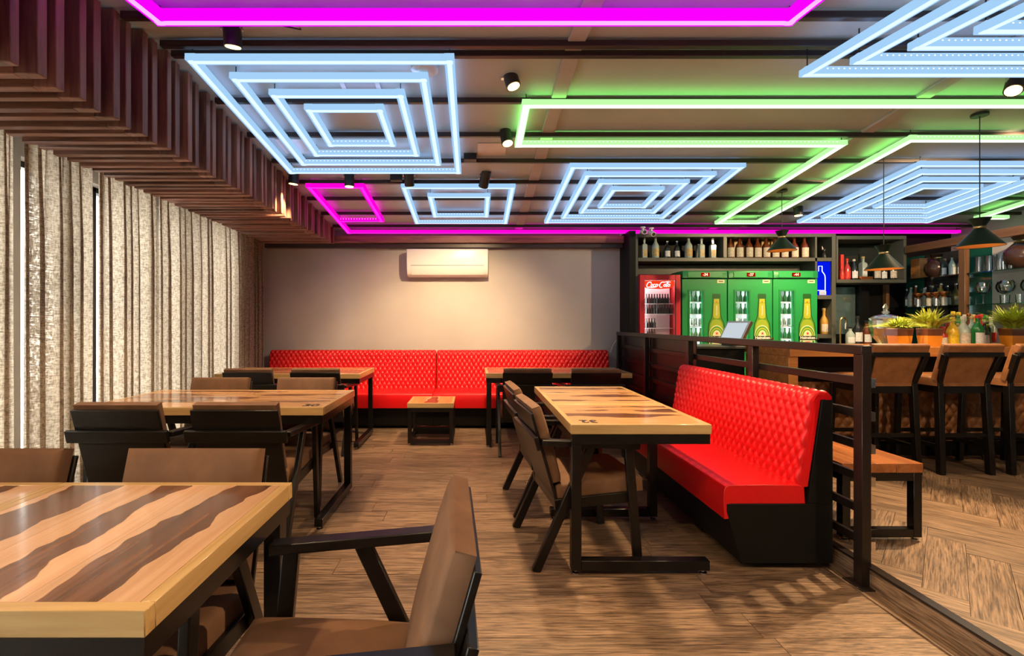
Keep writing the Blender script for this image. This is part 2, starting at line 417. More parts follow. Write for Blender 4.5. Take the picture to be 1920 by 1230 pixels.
# ceiling: two shallow slopes meeting at the ridge
CG = 0.085             # gap between LED plane and ceiling sheet
def ceil_pt(x, y): return (x, y, ledz(y)+CG)
c_ = MB()
ys = [YF-0.15, RIDGE, YB+0.5]
P = []
for yy in ys:
    for xx in (XL-0.3, XR+0.3): P.append(ceil_pt(xx, yy)); P.append((xx, yy, ledz(yy)+CG+0.08))
c_.add(P, [(0,2,6,4),(4,6,10,8),(1,5,7,3),(5,9,11,7),(0,1,3,2),(8,10,11,9),(0,4,5,1),(4,8,9,5),(2,3,7,6),(6,7,11,10)])
struct(c_.build('ceiling', M['ceil']))
# purlins across the room
tn = 3
for k, yy in enumerate([1.0, 1.47, 1.93, 2.40, 2.70, 2.80, 3.27, 3.73, 4.18, 4.63, 5.06, 5.52, 5.98]):
    h = 0.036
    struct(MB().bar((-1.78, yy, ledz(yy)+0.035+h/2), (XR, yy, ledz(yy)+0.035+h/2), 0.036, h).build('trim_%d' % (tn+k+1), M['purlin'], bevel=0.004))
tn += 13
# beams in depth above the purlins
for xx in (0.58, 3.08):
    for (a, b_) in ((YF, RIDGE), (RIDGE, YB)):
        tn += 1
        struct(MB().bar((xx, a, ledz(a)+CG-0.012), (xx, b_, ledz(b_)+CG-0.012), 0.10, 0.022).build('trim_%d' % tn, M['beam'], bevel=0.004))
# cornice over the back wall
tn += 1; struct(MB().box(-1.85, 1.98, 6.16, 6.30, 2.31, 2.40).build('trim_%d' % tn, M['slat_x'], bevel=0.004))
tn += 1; struct(MB().box(-2.75, 1.98, 6.22, YB, 2.255, 2.31).build('trim_%d' % tn, M['darktrim'], bevel=0.003))

# ================================================================== SLATTED SOFFIT
so = thing('slatted_soffit', 'reddish brown wood slat soffit box running along the ceiling above the curtains', 'soffit', (-2.3, 3.7, 2.3))
O = Vector((-2.3, 3.7, 2.3))
k = 0; yy = 0.95
while yy < 6.2:
    A = (k % 2 == 0)
    xi = -1.80 if A else -1.816
    zb = CAMH + (1.032 if A else 1.027)
    t = 0.046 if k % 3 else 0.040
    ztop = ledz(yy)+CG-0.01
    MB().box(-0.05, 0.05, -t/2, t/2, -(ztop-zb)/2, (ztop-zb)/2).build('slat', M['slat'], so, bevel=0.003, seg=1,
        loc=Vector((xi-0.05, yy, (zb+ztop)/2))-O)
    xo = -2.555-0.034*(yy-2.75); hl_ = (xi-0.101-xo)/2      # ends just in front of the curtain
    MB().box(-hl_, hl_, -t/2, t/2, -0.055, 0.055).build('slat', M['slat_x'], so, bevel=0.003, seg=1,
        loc=Vector(((xi-0.101+xo)/2, yy, zb+0.055))-O)
    k += 1; yy += 0.103
MB().box(-1.97, -1.955, 0.9, 6.25, 2.42, 2.74).build('backing_board', M['darktrim'], so, loc=-O)
MB().box(-2.46, -1.98, 0.9, 6.25, 2.43, 2.445).build('backing_board', M['darktrim'], so, loc=-O)

# ================================================================== CURTAINS
def curtain_mat():
    m = bpy.data.materials.new('linen_sheer'); m.use_nodes = True; nt = m.node_tree; L = nt.links.new
    nt.nodes.remove(nt.nodes['Principled BSDF'])
    tc = N(nt, 'ShaderNodeTexCoord')
    mp = N(nt, 'ShaderNodeMapping'); mp.inputs['Scale'].default_value = (110, 110, 34); L(tc.outputs['Object'], mp.inputs[0])
    n1 = N(nt, 'ShaderNodeTexNoise', Scale=1.0, Detail=5.0, Roughness=0.75); L(mp.outputs[0], n1.inputs['Vector'])
    mp2 = N(nt, 'ShaderNodeMapping'); mp2.inputs['Scale'].default_value = (30, 30, 170); L(tc.outputs['Object'], mp2.inputs[0])
    n2 = N(nt, 'ShaderNodeTexNoise', Scale=1.0, Detail=3.0, Roughness=0.7); L(mp2.outputs[0], n2.inputs['Vector'])
    ad = N(nt, 'ShaderNodeMath', operation='ADD'); L(n1.outputs['Fac'], ad.inputs[0]); L(n2.outputs['Fac'], ad.inputs[1])
    cr = N(nt, 'ShaderNodeValToRGB'); e = cr.color_ramp.elements
    e[0].position = 0.42; e[1].position = 0.62; e[0].color = (0.28, 0.215, 0.155, 1); e[1].color = (0.80, 0.68, 0.53, 1)
    hf = N(nt, 'ShaderNodeMath', operation='MULTIPLY'); hf.inputs[1].default_value = 0.5; L(ad.outputs[0], hf.inputs[0]); L(hf.outputs[0], cr.inputs['Fac'])
    d = N(nt, 'ShaderNodeBsdfDiffuse'); L(cr.outputs['Color'], d.inputs['Color'])
    t = N(nt, 'ShaderNodeBsdfTranslucent'); L(cr.outputs['Color'], t.inputs['Color'])
    mx = N(nt, 'ShaderNodeMixShader'); mx.inputs[0].default_value = 0.45; L(d.outputs[0], mx.inputs[1]); L(t.outputs[0], mx.inputs[2])
    tr = N(nt, 'ShaderNodeBsdfTransparent')
    m2 = N(nt, 'ShaderNodeMixShader')
    r2 = N(nt, 'ShaderNodeMapRange'); r2.inputs['From Min'].default_value = 0.52; r2.inputs['From Max'].default_value = 0.70
    r2.inputs['To Min'].default_value = 0.0; r2.inputs['To Max'].default_value = 0.30; L(hf.outputs[0], r2.inputs['Value'])
    L(r2.outputs[0], m2.inputs[0]); L(mx.outputs[0], m2.inputs[1]); L(tr.outputs[0], m2.inputs[2])
    L(m2.outputs[0], nt.nodes['Material Output'].inputs[0])
    return m
M['linen'] = curtain_mat()
def curtain(y0, y1, label, seed):
    rg = random.Random(seed)
    n = max(3, round((y1-y0)/0.105)); w = (y1-y0)/n
    ph = [rg.uniform(-0.25, 0.25) for _ in range(n+2)]; am = [rg.uniform(0.028, 0.055) for _ in range(n+2)]
    tw = [rg.uniform(-0.03, 0.03) for _ in range(n+2)]
    t = thing('curtain', label, 'curtain', (-2.625-0.034*((y0+y1)/2-2.75)-(0.045 if y1 > 6 else 0), (y0+y1)/2, 0.015), group='linen curtains along the window wall')
    yc = (y0+y1)/2
    def fn(u, v):
        yy = y0 + u*(y1-y0); q = u*n + 0.32*math.sin(2*math.pi*u*n/3.3+ph[0]*9)*min(1, 4*u, 4*(1-u)); q = max(0.0, min(n-1e-6, q)); i = int(min(q, n-1e-6)); fr = q-i
        a = am[i]*(1-fr)+am[i+1]*fr; p = ph[i]*(1-fr)+ph[i+1]*fr; s = tw[i]*(1-fr)+tw[i+1]*fr
        z = v*2.33
        top = 1-0.45*max(0, (v-0.75)/0.25)
        ed = min(1.0, u*(y1-y0)/0.07, (1-u)*(y1-y0)/0.07)
        dx = (0.35+0.65*ed)*a*top*math.sin(2*math.pi*(q+p)) + 0.006*math.sin(7*q+1.5*v+p*9)
        dy = 0.020*math.sin(4*math.pi*(q+p)) + 0.5*s*math.sin(1.6*v+ph[i]*8)*(1-abs(2*u-1))
        return (dx, yy-yc+dy, z)
    MB().grid(fn, n*12, 18).build('fabric', M['linen'], t, smooth=True, ang=3)
    cords = MB()
    for i in range(n): cords.box(-0.012, 0.012, y0-yc+(i+0.4)*w-0.008, y0-yc+(i+0.4)*w+0.008, 2.33, 2.372)
    cords.build('heading_hooks', M['white'], t)
cy = [(0.6, 1.68), (1.70, 2.29), (2.31, 2.70), (2.765, 3.25), (3.345, 3.94), (4.02, 4.70), (4.77, 5.33), (5.385, 6.22)]
cl = ['linen curtain panel nearest the viewer, mostly outside the left edge of the picture',
      'linen curtain panel second from the viewer, hanging outside the left edge',
      'linen curtain panel at the left picture edge, left of the brightest daylight slit',
      'linen curtain panel between the two tallest bright slits, behind the front table',
      'linen curtain panel right of the second bright slit, behind the left armchair of table thirty',
      'middle linen curtain panel hanging beside the far side of table thirty',
      'pale linen curtain panel just before the darkest panel in the corner',
      'shaded brownish linen curtain panel in the back corner by the red bench']
for k, ((a, b_), lab) in enumerate(zip(cy, cl)): curtain(a, b_, lab, 30+k)
tag(MB().bar((-2.55, 0.55, 2.40), (-2.745, 6.25, 2.40), 0.02, 0.012).build('curtain_track', M['white']), 'white curtain track hidden above the curtain heads under the slats', 'curtain track')

# ================================================================== LED LIGHT FRAMES
LW, LH = 0.058, 0.036
def led_bar(t, a, b, kind, O):
    """one light bar between (x,y) points lying in the LED plane: acrylic body, bottom diffuser, strip on top"""
    H_ = 0.055 if kind == 'mag' else LH
    A = Vector((a[0], a[1], ledz(a[1])+zoff[0]+H_/2))-O; B = Vector((b[0], b[1], ledz(b[1])+zoff[0]+H_/2))-O
    d = (B-A).normalized()*LW/2
    Z = Vector((0, 0, H_/2))
    o = MB().bar(A-d, B+d, LW, H_).build('light_bar', M[kind+'_h'], t)
    MB().bar(A-d*0.7-Z, B+d*0.7-Z, LW*(0.8 if kind == 'grn' else 0.5), 0.006).build('diffuser', M[kind+'_d'], o)
    MB().bar(A+d+Z*1.06, B-d+Z*1.06, 0.026, 0.004).build('led_strip', M[kind+'_u'], o)  # unseen glowing strip, added to tint the ceiling above the bar
    return o
def led_dots(bar_, a, b, kind, O):
    H_ = 0.055 if kind == 'mag' else LH
    n = int(abs(b[0]-a[0])/0.032); x0 = min(a[0], b[0]); mb = MB(); zc = ledz(a[1])+zoff[0]+H_*0.62-O.z; yc = a[1]-LW/2-0.0008-O.y
    for i in range(1, n):
        x = x0+i*0.032-O.x; mb.add([(x-0.004, yc, zc-0.003), (x+0.004, yc, zc-0.003), (x+0.004, yc, zc+0.003), (x-0.004, yc, zc+0.003)], [(0, 1, 2, 3)])
    tag(mb.build('led_dots', M['dot'], bar_), None, None, None, 'stuff')
M['dot'] = emit('led_dot', (0.95, 0.97, 1.0), 1.6)
zoff = [0.0]
def led_path(pts, kind, label, group, closed=False, name='led_square'):
    O = Vector((pts[0][0], pts[0][1], ledz(pts[0][1])))
    t = thing(name, label, 'ceiling light', O, group=group)
    n = len(pts)
    for i in range(n if closed else n-1):
        bo = led_bar(t, pts[i], pts[(i+1) % n], kind, O)
        if abs(pts[i][1]-pts[(i+1) % n][1]) < 0.01 and ((closed and i == 2) or (not closed and kind == 'grn' and pts[i][1] != 3.245)): led_dots(bo, pts[i], pts[(i+1) % n], kind, O)
    for i in range(n):                              # steel hangers up to the purlins
        q = Vector((pts[i][0], pts[i][1], ledz(pts[i][1])+zoff[0]+(0.055 if kind == 'mag' else LH)))-O
        MB().box(q.x-0.0025, q.x+0.0025, q.y-0.0025, q.y+0.0025, q.z, q.z+CG-(0.055 if kind == 'mag' else LH)+0.003-zoff[0]).build('hanger', M['purlin'], t)
    return t
def led_set(x0, y0, size, n, step, kind, where, group):
    words = ['outermost', 'second', 'third', 'innermost'] if n == 4 else ['outer', 'inner']
    for i in range(n):
        a = i*step; x1 = x0+size-a; y1 = y0+size-a
        led_path([(x0+a, y0+a), (x1, y0+a), (x1, y1), (x0+a, y1)], kind, '%s pale blue light square of the %s' % (words[i], where), group, True)
led_set(-1.655, 2.79, 1.51, 4, 0.170, 'blue', 'large set beside the slat soffit', 'nested light squares by the curtains')
led_set(0.872, 4.20, 1.49, 4, 0.170, 'blue', 'set above the drinks fridges', 'nested light squares before the fridges')
led_set(3.91, 4.16, 1.52, 4, 0.165, 'blue', 'set above the bar pendants', 'nested light squares over the bar')
led_set(-0.685, 4.65, 1.06, 2, 0.235, 'blue', 'small set above the air conditioner', 'small nested light squares')
zoff[0] = -0.10
led_set(1.93, 1.22, 1.53, 4, 0.166, 'blue', 'set in the upper right picture corner', 'nested light squares near the viewer')
zoff[0] = 0.0
led_path([(-1.61, 4.64), (-1.10, 4.64), (-1.10, 5.64), (-1.61, 5.64)], 'pink', 'magenta light rectangle left of the small blue squares', 'magenta lights', True)
zoff[0] = 0.0
led_path([(-1.61, 5.70), (-1.61, 6.10), (6.2, 6.10)], 'pink', 'long magenta light line along the top of the back wall', 'magenta lights', name='led_line')
led_path([(-1.566, 0.9), (-1.566, 2.365), (1.572, 2.365), (1.572, 0.9)], 'mag', 'big violet magenta light bracket at the top edge of the picture', 'magenta lights', name='led_line')
led_path([(5.6, 3.245), (0.355, 3.245), (0.355, 3.80), (2.94, 3.80), (2.94, 5.72), (3.42, 5.72), (3.42, 3.72), (5.6, 3.72)], 'grn',
         'greenish white meandering light line across the ceiling to the bar', 'green lights', name='led_line')
led_path([(5.9, 4.6), (5.9, 5.55), (6.2, 5.55)], 'grn', 'short greenish white light line above the right end of the bar', 'green lights', name='led_line')

# ================================================================== SPOTLIGHTS
def spot(p, aim, label, power, on=True, size=70, r=0.047, L=0.165, blend=0.5, name='ceiling_spotlight'):
    p = Vector(p); d = (Vector(aim)-p).normalized()
    back = p - d*L
    zc = ledz(back.y)+CG
    t = thing(name, label, 'spotlight', (back.x, back.y, zc), group='warm ceiling spotlights')
    O = t.location
    MB().cyl(back-O, p-O, r, n=20).build('housing', M['blackpl'], t, smooth=True)
    MB().cyl(p-O-d*0.002, p-O+d*0.003, r*0.84, n=20).build('lens', M['lens'] if on else M['lens_off'], t)
    mid = p - d*L*0.55
    sd = Vector((1,0,0)) if abs(d.x) < 0.8 else Vector((0,1,0))
    br = MB()
    for s in (-1, 1):
        q = mid + sd*(r+0.006)*s
        br.bar(q-O, Vector((q.x, q.y, zc))-O, 0.006, 0.02)
        br.cyl(q-sd*s*0.008-O, q+sd*s*0.008-O, 0.008, n=8)
    br.bar(mid-sd*(r+0.009)-O+Vector((0,0,zc-mid.z-0.006)), mid+sd*(r+0.009)-O+Vector((0,0,zc-mid.z-0.006)), 0.03, 0.008)
    br.build('bracket', M['chrome'], t)
    if power > 0:
        ld = bpy.data.lights.new('spot_beam', 'SPOT'); ld.energy = power*SPOT_W; ld.color = WARM
        ld.spot_size = R(size); ld.spot_blend = blend; ld.shadow_soft_size = 0.03
        lo = bpy.data.objects.new('spot_beam', ld); COL.objects.link(lo); lo.parent = t
        lo.location = p + d*0.02 - O
        lo.rotation_euler = d.to_track_quat('-Z', 'Y').to_euler()
    return t
spot(px(437, 88, 2.6), (-1.5, 3.2, 0.4), 'lit spotlight by the slat soffit under the violet light bracket', 190, size=80)
spot(px(963, 162, 3.05), (1.0, 2.6, 0), 'lit tilted spotlight just left of the long green light line, nearer the viewer', 210, size=75)
spot(px(952, 269, 3.70), (0.7, 2.9, 0), 'lit tilted spotlight beside the corner of the green light line, farther one', 170, size=75)
spot(px(1900, 170, 3.0), (1.75, 2.05, 0), 'lit spotlight at the right picture edge under the blue squares', 600, size=75, blend=0.3)
spot(px(550, 345, 4.45), (-1.9, 4.6, 0.5), 'lit spotlight close to the slats at the far end of the blue squares', 110, size=95)
spot(px(1497, 404, 5.4), (3.69, 5.3, 0), 'small lit spotlight in front of the shelf of spirits', 90, size=120)
spot(px(655, 350, 4.52), (-1.2, 4.6, 0), 'dark upright spotlight between soffit and air conditioner, left of its twin', 60, on=True, size=80)
spot(px(768, 348, 4.56), (-0.62, 6.0, 0.3), 'dark upright spotlight above the small blue squares, middle of three', 90, on=True, size=80)
spot(px(906, 350, 4.58), (-0.42, 6.3, 0.55), 'dark tilted spotlight above the small blue squares aimed at the wall', 360, on=True, size=100, blend=1.0)
# unseen spots added to light the front table, aisle and raised floor
for k, (x_, y_, ax, ay, pw) in enumerate([(-1.6, 0.7, -1.3, 1.6, 120), (0.2, 0.6, 0.3, 2.0, 75), (1.2, 0.9, 1.4, 2.2, 45), (-0.9, -1.4, -0.7, -1.0, 80), (2.9, 0.4, 3.0, 2.0, 170), (3.4, -1.2, 3.3, -0.8, 90)]):
    spot((x_, y_, ledz(y_)-0.02), (ax, ay, 0), ['lit spotlight above the front table outside the picture', 'lit spotlight over the aisle just above the viewer',
         'lit spotlight over the aisle right of the viewer', 'lit spotlight behind the viewer on the left', 'lit spotlight over the raised floor beside the viewer', 'lit spotlight behind the viewer over the raised floor'][k], pw, size=95)
for k, (x_, y_, ax, ay, pw) in enumerate([(4.38, 3.45, 3.2, 5.9, 260), (4.75, 3.55, 5.0, 5.2, 200)]):  # more unseen spots, added to brighten the fridges, shelf and bar end
    spot((x_, y_, ledz(y_)-0.03), (ax, ay, 1.55), ['lit spotlight above the bar stools just outside the right picture edge', 'lit spotlight above the right end of the bar outside the picture'][k], pw, size=80)

# ================================================================== TABLES
TOPZ, TT = 0.755, 0.048
def table_top(t, x0, x1, y0, y1, axis, nb, z=TOPZ, O=(0,0,0), mats=None):
    e = 0.028; ox, oy = O
    big = M['edge'] ; bigy = M['edge_y']
    for (a, b_, c, d, m) in ((x0, x1, y0, y0+e, big), (x0, x1, y1-e, y1, big), (x0, x0+e, y0+e, y1-e, bigy), (x1-e, x1, y0+e, y1-e, bigy)):
        cx, cy_ = (a+b_)/2, (c+d)/2
        MB().box(a-cx, b_-cx, c-cy_, d-cy_, -TT, 0).build('edging', m, t, bevel=0.0015, seg=1, loc=(cx-ox, cy_-oy, z))
    if axis == 'X':
        w = (y1-y0-2*e)/nb
        for i in range(nb):
            MB().box(-(x1-x0)/2+e, (x1-x0)/2-e, -w/2+0.0006, w/2-0.0006, -TT+0.004, -0.0006).build('board', M['pale'] if (mats == 'pale' and i == 0) else M['table'], t, loc=((x0+x1)/2-ox, y0+e+(i+0.5)*w-oy, z))
    else:
        w = (x1-x0-2*e)/nb
        for i in range(nb):
            MB().box(-w/2+0.0006, w/2-0.0006, -(y1-y0)/2+e, (y1-y0)/2-e, -TT+0.004, -0.0006).build('board', mats[i] if mats else M['table_y'], t, loc=(x0+e+(i+0.5)*w-ox, (y0+y1)/2-oy, z))
def table(label, x0, x1, y0, y1, cuts, axis, nb, frames, number=None, z=TOPZ):
    O = ((x0+x1)/2, (y0+y1)/2)
    t = thing('dining_table', label, 'table', (O[0], O[1], 0), group='wooden dining tables')
    lst = [x0]+cuts+[x1] if axis == 'Y' else None
    if axis == 'Y':
        for a, b_ in zip(lst, lst[1:]): table_top(t, a+0.0008, b_-0.0008, y0, y1, 'Y', nb, z, O)
    elif cuts:
        lst = [y0]+cuts+[y1]
        for a, b_ in zip(lst, lst[1:]): table_top(t, x0, x1, a+0.0008, b_-0.0008, 'X', nb, z, O, 'pale' if number and a == y0 else None)
    else: table_top(t, x0, x1, y0, y1, 'X', nb, z, O, 'pale' if number else None)
    zz = z-TT; s = 0.05
    ap = MB(); i = 0.006
    ap.box(x0+i-O[0], x1-i-O[0], y0+i-O[1], y0+i+s-O[1], zz-s, zz).box(x0+i-O[0], x1-i-O[0], y1-i-s-O[1], y1-i-O[1], zz-s, zz)
    ap.box(x0+i-O[0], x0+i+s-O[0], y0+i+s-O[1], y1-i-s-O[1], zz-s, zz).box(x1-i-s-O[0], x1-i-O[0], y0+i+s-O[1], y1-i-s-O[1], zz-s, zz)
    ap.build('apron', M['black'], t)
    for (pxy, exy) in frames:                          # post position, floor beam end
        p = (pxy[0]-O[0], pxy[1]-O[1]); q = (exy[0]-O[0], exy[1]-O[1])
        MB().box(p[0]-s/2, p[0]+s/2, p[1]-s/2, p[1]+s/2, 0.022, zz-s).build('leg', M['black'], t, bevel=0.002, seg=1)
        d = Vector((q[0]-p[0], q[1]-p[1], 0)).normalized()*s/2
        MB().bar(Vector((p[0], p[1], 0.022+s/2))+d, (q[0], q[1], 0.022+s/2), s, s).build('floor_beam', M['black'], t, bevel=0.002, seg=1)
        for c in (p, (q[0]-d.x, q[1]-d.y)):
            MB().lathe([(0.020, 0), (0.020, 0.006), (0.008, 0.010), (0.008, 0.022)], 10, (c[0], c[1], 0)).build('foot', M['chrome'], t, smooth=True)
    if number:
        txt, (nx, ny), sz, rz = number
        text(txt, sz, M['blackpl'], t, (nx-O[0], ny-O[1], z+0.0002), (0, 0, rz), 'number', bold=0.002, ex=0.0004)
    return t
table('striped wooden table in the left foreground with broad dark heartwood streaks', -2.02, -0.575, 0.83, 1.503, [-1.297], 'Y', 3,
      [((-0.612, 1.46), (-0.612, 0.86)), ((-1.98, 0.87), (-1.98, 1.47))])
table('wooden table marked 30 beside the curtains with four armchairs', -2.37, -0.905, 2.845, 3.60, [], 'X', 5,
      [((-0.945, 3.56), (-0.945, 2.88)), ((-2.33, 2.88), (-2.33, 3.56))], ('30', (-1.005, 2.925), 0.10, 0))
table('wooden table in the back left corner in front of the red bench', -2.60, -1.14, 4.745, 5.43, [], 'X', 5,
      [((-1.175, 5.39), (-1.175, 4.72)), ((-2.56, 4.78), (-2.56, 5.39))])
table('wooden table at the back beside the black railing wall', 0.118, 1.60, 4.80, 5.43, [], 'X', 5,
      [((0.15, 4.83), (0.15, 5.40)), ((1.56, 5.40), (1.56, 4.83))])
table('two-part wooden table between two armchairs and the red bench on the right', 0.482, 1.182, 2.36, 3.80, [2.97], 'X', 4,
      [((0.512, 2.395), (1.178, 2.395)), ((1.148, 3.06), (0.49, 3.06)), ((0.512, 3.76), (1.178, 3.76))], ('32', (0.59, 2.445), 0.09, R(180)))
# low stool table in front of the back bench
st = thing('stool_table', 'low square wooden stool with black steel frame before the red back bench', 'stool', (-0.45, 5.12, 0))
table_top(st, -0.69, -0.21, 4.885, 5.355, 'Y', 3, 0.438, (-0.45, 5.12), [M['oak2'], M['table_y'], M['oak2']])
for sx in (-1, 1):
    for sy in (-1, 1):
        MB().box(sx*0.215-0.02, sx*0.215+0.02, sy*0.21-0.02, sy*0.21+0.02, 0.022, 0.39).build('leg', M['black'], st, bevel=0.002, seg=1)
        MB().lathe([(0.018, 0), (0.018, 0.006), (0.007, 0.010), (0.007, 0.022)], 10, (sx*0.215, sy*0.21, 0)).build('foot', M['chrome'], st, smooth=True)
for z in (0.042, 0.368):
    for s in (-1, 1):
        MB().box(-0.195, 0.195, s*0.21-0.02, s*0.21+0.02, z-0.02, z+0.02).build('rail', M['black'], st)
        MB().box(s*0.215-0.02, s*0.215+0.02, -0.19, 0.19, z-0.02, z+0.02).build('rail', M['black'], st)
MB().box(-0.195, 0.195, 0.03, 0.07, 0.10, 0.14).build('rail', M['black'], st)
for i in range(4): MB().cyl((0.09+i*0.028, -0.205, 0.438), (0.09+i*0.028, -0.205, 0.4385), 0.008, n=8).build('dot_mark', M['blackpl'], st)

# ================================================================== ARMCHAIRS
def rounded_box(sx, sy, sz, r, n=3):
    """cushion: superellipsoid-edged box about the origin"""
    mb = MB(); nu, nv = 10, 10
    def axis(t, h):         # grid with samples concentrated at the rounded rim
        a = [-1, -0.97, -0.9, -0.6, 0, 0.6, 0.9, 0.97, 1]
        return a
    a = [-1.0, -0.965, -0.88, -0.5, 0.0, 0.5, 0.88, 0.965, 1.0]
    def puff(u, v): return (1-abs(u)**6)**0.5*(1-abs(v)**6)**0.5
    m = len(a); top = []; bot = []
    for v in a:
        for u in a:
            k = puff(u, v); i = 1-0.012*(1-k)
            top.append((u*sx/2*i, v*sy/2*i, -sz/2 + sz*0.68 + sz*0.32*k)); bot.append((u*sx/2*i, v*sy/2*i, -sz/2))
    f = []
    for j in range(m-1):
        for i in range(m-1):
            q = (j*m+i, j*m+i+1, (j+1)*m+i+1, (j+1)*m+i); f.append(q); f.append(tuple(x+m*m for x in reversed(q)))
    rim = [i for i in range(m)] + [j*m+m-1 for j in range(1, m)] + [(m-1)*m+i for i in range(m-2, -1, -1)] + [j*m for j in range(m-2, 0, -1)]
    for x, y_ in zip(rim, rim[1:]+rim[:1]): f.append((x, x+m*m, y_+m*m, y_))
    return mb.add(top+bot, f)
def lean(a):            # cushion plane: local y runs up the back, local z faces the sitter
    return Matrix(((-1, 0, 0), (0, -math.sin(a), math.cos(a)), (0, math.cos(a), math.sin(a)))).to_euler()
def make_chair(label, group):
    t = thing('armchair', label, 'chair', group=group)
    W = 0.262
    for s in (-1, 1):
        MB().bar((s*W, 0.215, 0.615), (s*W, 0.268, 0.0), 0.028, 0.046, (0,1,0)).build('leg', M['blackwood'], t, bevel=0.004)
        MB().bar((s*W, 0.015, 0.628), (s*W, -0.275, 0.0), 0.028, 0.046, (0,1,0)).build('leg', M['blackwood'], t, bevel=0.004)
        MB().bar((s*W, -0.245, 0.655), (s*W, 0.272, 0.622), 0.050, 0.030).build('armrest', M['blackwood'], t, bevel=0.004)
    sf = MB()
    for s in (-1, 1): sf.bar((s*0.234, -0.17, 0.325), (s*0.234, 0.27, 0.355), 0.026, 0.055)
    sf.bar((-0.221, 0.255, 0.354), (0.221, 0.255, 0.354), 0.024, 0.05).bar((-0.221, -0.155, 0.326), (0.221, -0.155, 0.326), 0.024, 0.05)
    sf.build('seat_frame', M['blackwood'], t, bevel=0.003)
    rounded_box(0.465, 0.47, 0.092, 0.02).build('seat_cushion', M['suede'], t, smooth=True, loc=(0, 0.075, 0.408), rot=(R(4), 0, 0), ang=1.2)
    # back: leaning 16 degrees
    a = R(16)
    def bk(dn, z0, z1, w, th):                     # slab in the leaning back plane
        mb = MB(); mb.box(-w/2, w/2, -th/2, th/2, z0, z1)
        return mb
    piv = (0, -0.145, 0.30)
    bk(0, 0.0, 0.515, 0.47, 0.016).build('back_board', M['blackwood'], t, bevel=0.003, loc=piv, rot=(a, 0, 0))
    c = rounded_box(0.455, 0.41, 0.062, 0.02)
    c.build('back_cushion', M['suede'], t, smooth=True, loc=(0, -0.145-0.336*math.sin(a)+0.040*math.cos(a), 0.30+0.336*math.cos(a)+0.040*math.sin(a)), rot=lean(a), ang=1.2)
    MB().box(-0.275, 0.275, -0.011, 0.011, -0.035, 0.035).build('back_rail', M['blackwood'], t, bevel=0.003,
        loc=(0, -0.145-0.372*math.sin(a)-0.019, 0.30+0.372*math.cos(a)-0.01), rot=(a, 0, 0))
    return t
G = 'black framed suede armchairs'
BACK = 0.145+0.5*math.sin(R(16))                    # how far the back top lies behind the origin
c0 = make_chair('armchair seen from behind at table 30, next to the curtains', G)
c0.location = (-1.925, 2.545+BACK, 0)
dup(c0, 'armchair seen from behind at table 30, the one nearer the aisle', (-1.285, 2.545+BACK, 0))
dup(c0, 'armchair facing the viewer across table 30, next to the curtains', (-2.01, 3.80-BACK, 0), R(180))
dup(c0, 'armchair facing the viewer across table 30, the one nearer the aisle', (-1.33, 3.80-BACK, 0), R(180))
dup(c0, 'armchair seen from behind at the back left table, beside the curtains', (-2.15, 4.50+BACK, 0))
dup(c0, 'armchair seen from behind at the back left table, nearer the stool', (-1.51, 4.50+BACK, 0))
dup(c0, 'armchair seen from behind at the back right table, nearer the aisle', (0.505, 4.47+BACK, 0))
dup(c0, 'armchair seen from behind at the back right table, nearer the railing', (1.15, 4.47+BACK, 0))
dup(c0, 'armchair seen from the side at the right table, the nearer one', (0.275+BACK, 2.70, 0), R(-84))
dup(c0, 'armchair seen from the side at the right table, the farther one', (0.245+BACK, 3.36, 0), R(-86))
dup(c0, 'armchair behind the front table with its suede back fully in view', (-0.955, 1.66-BACK, 0), R(180))
dup(c0, 'armchair behind the front table cut off by the left picture edge', (-1.625, 1.66-BACK, 0), R(180))
dup(c0, 'armchair in the foreground turned to the left, cut off by the bottom edge', (-0.008-BACK, 1.10, 0), R(93))

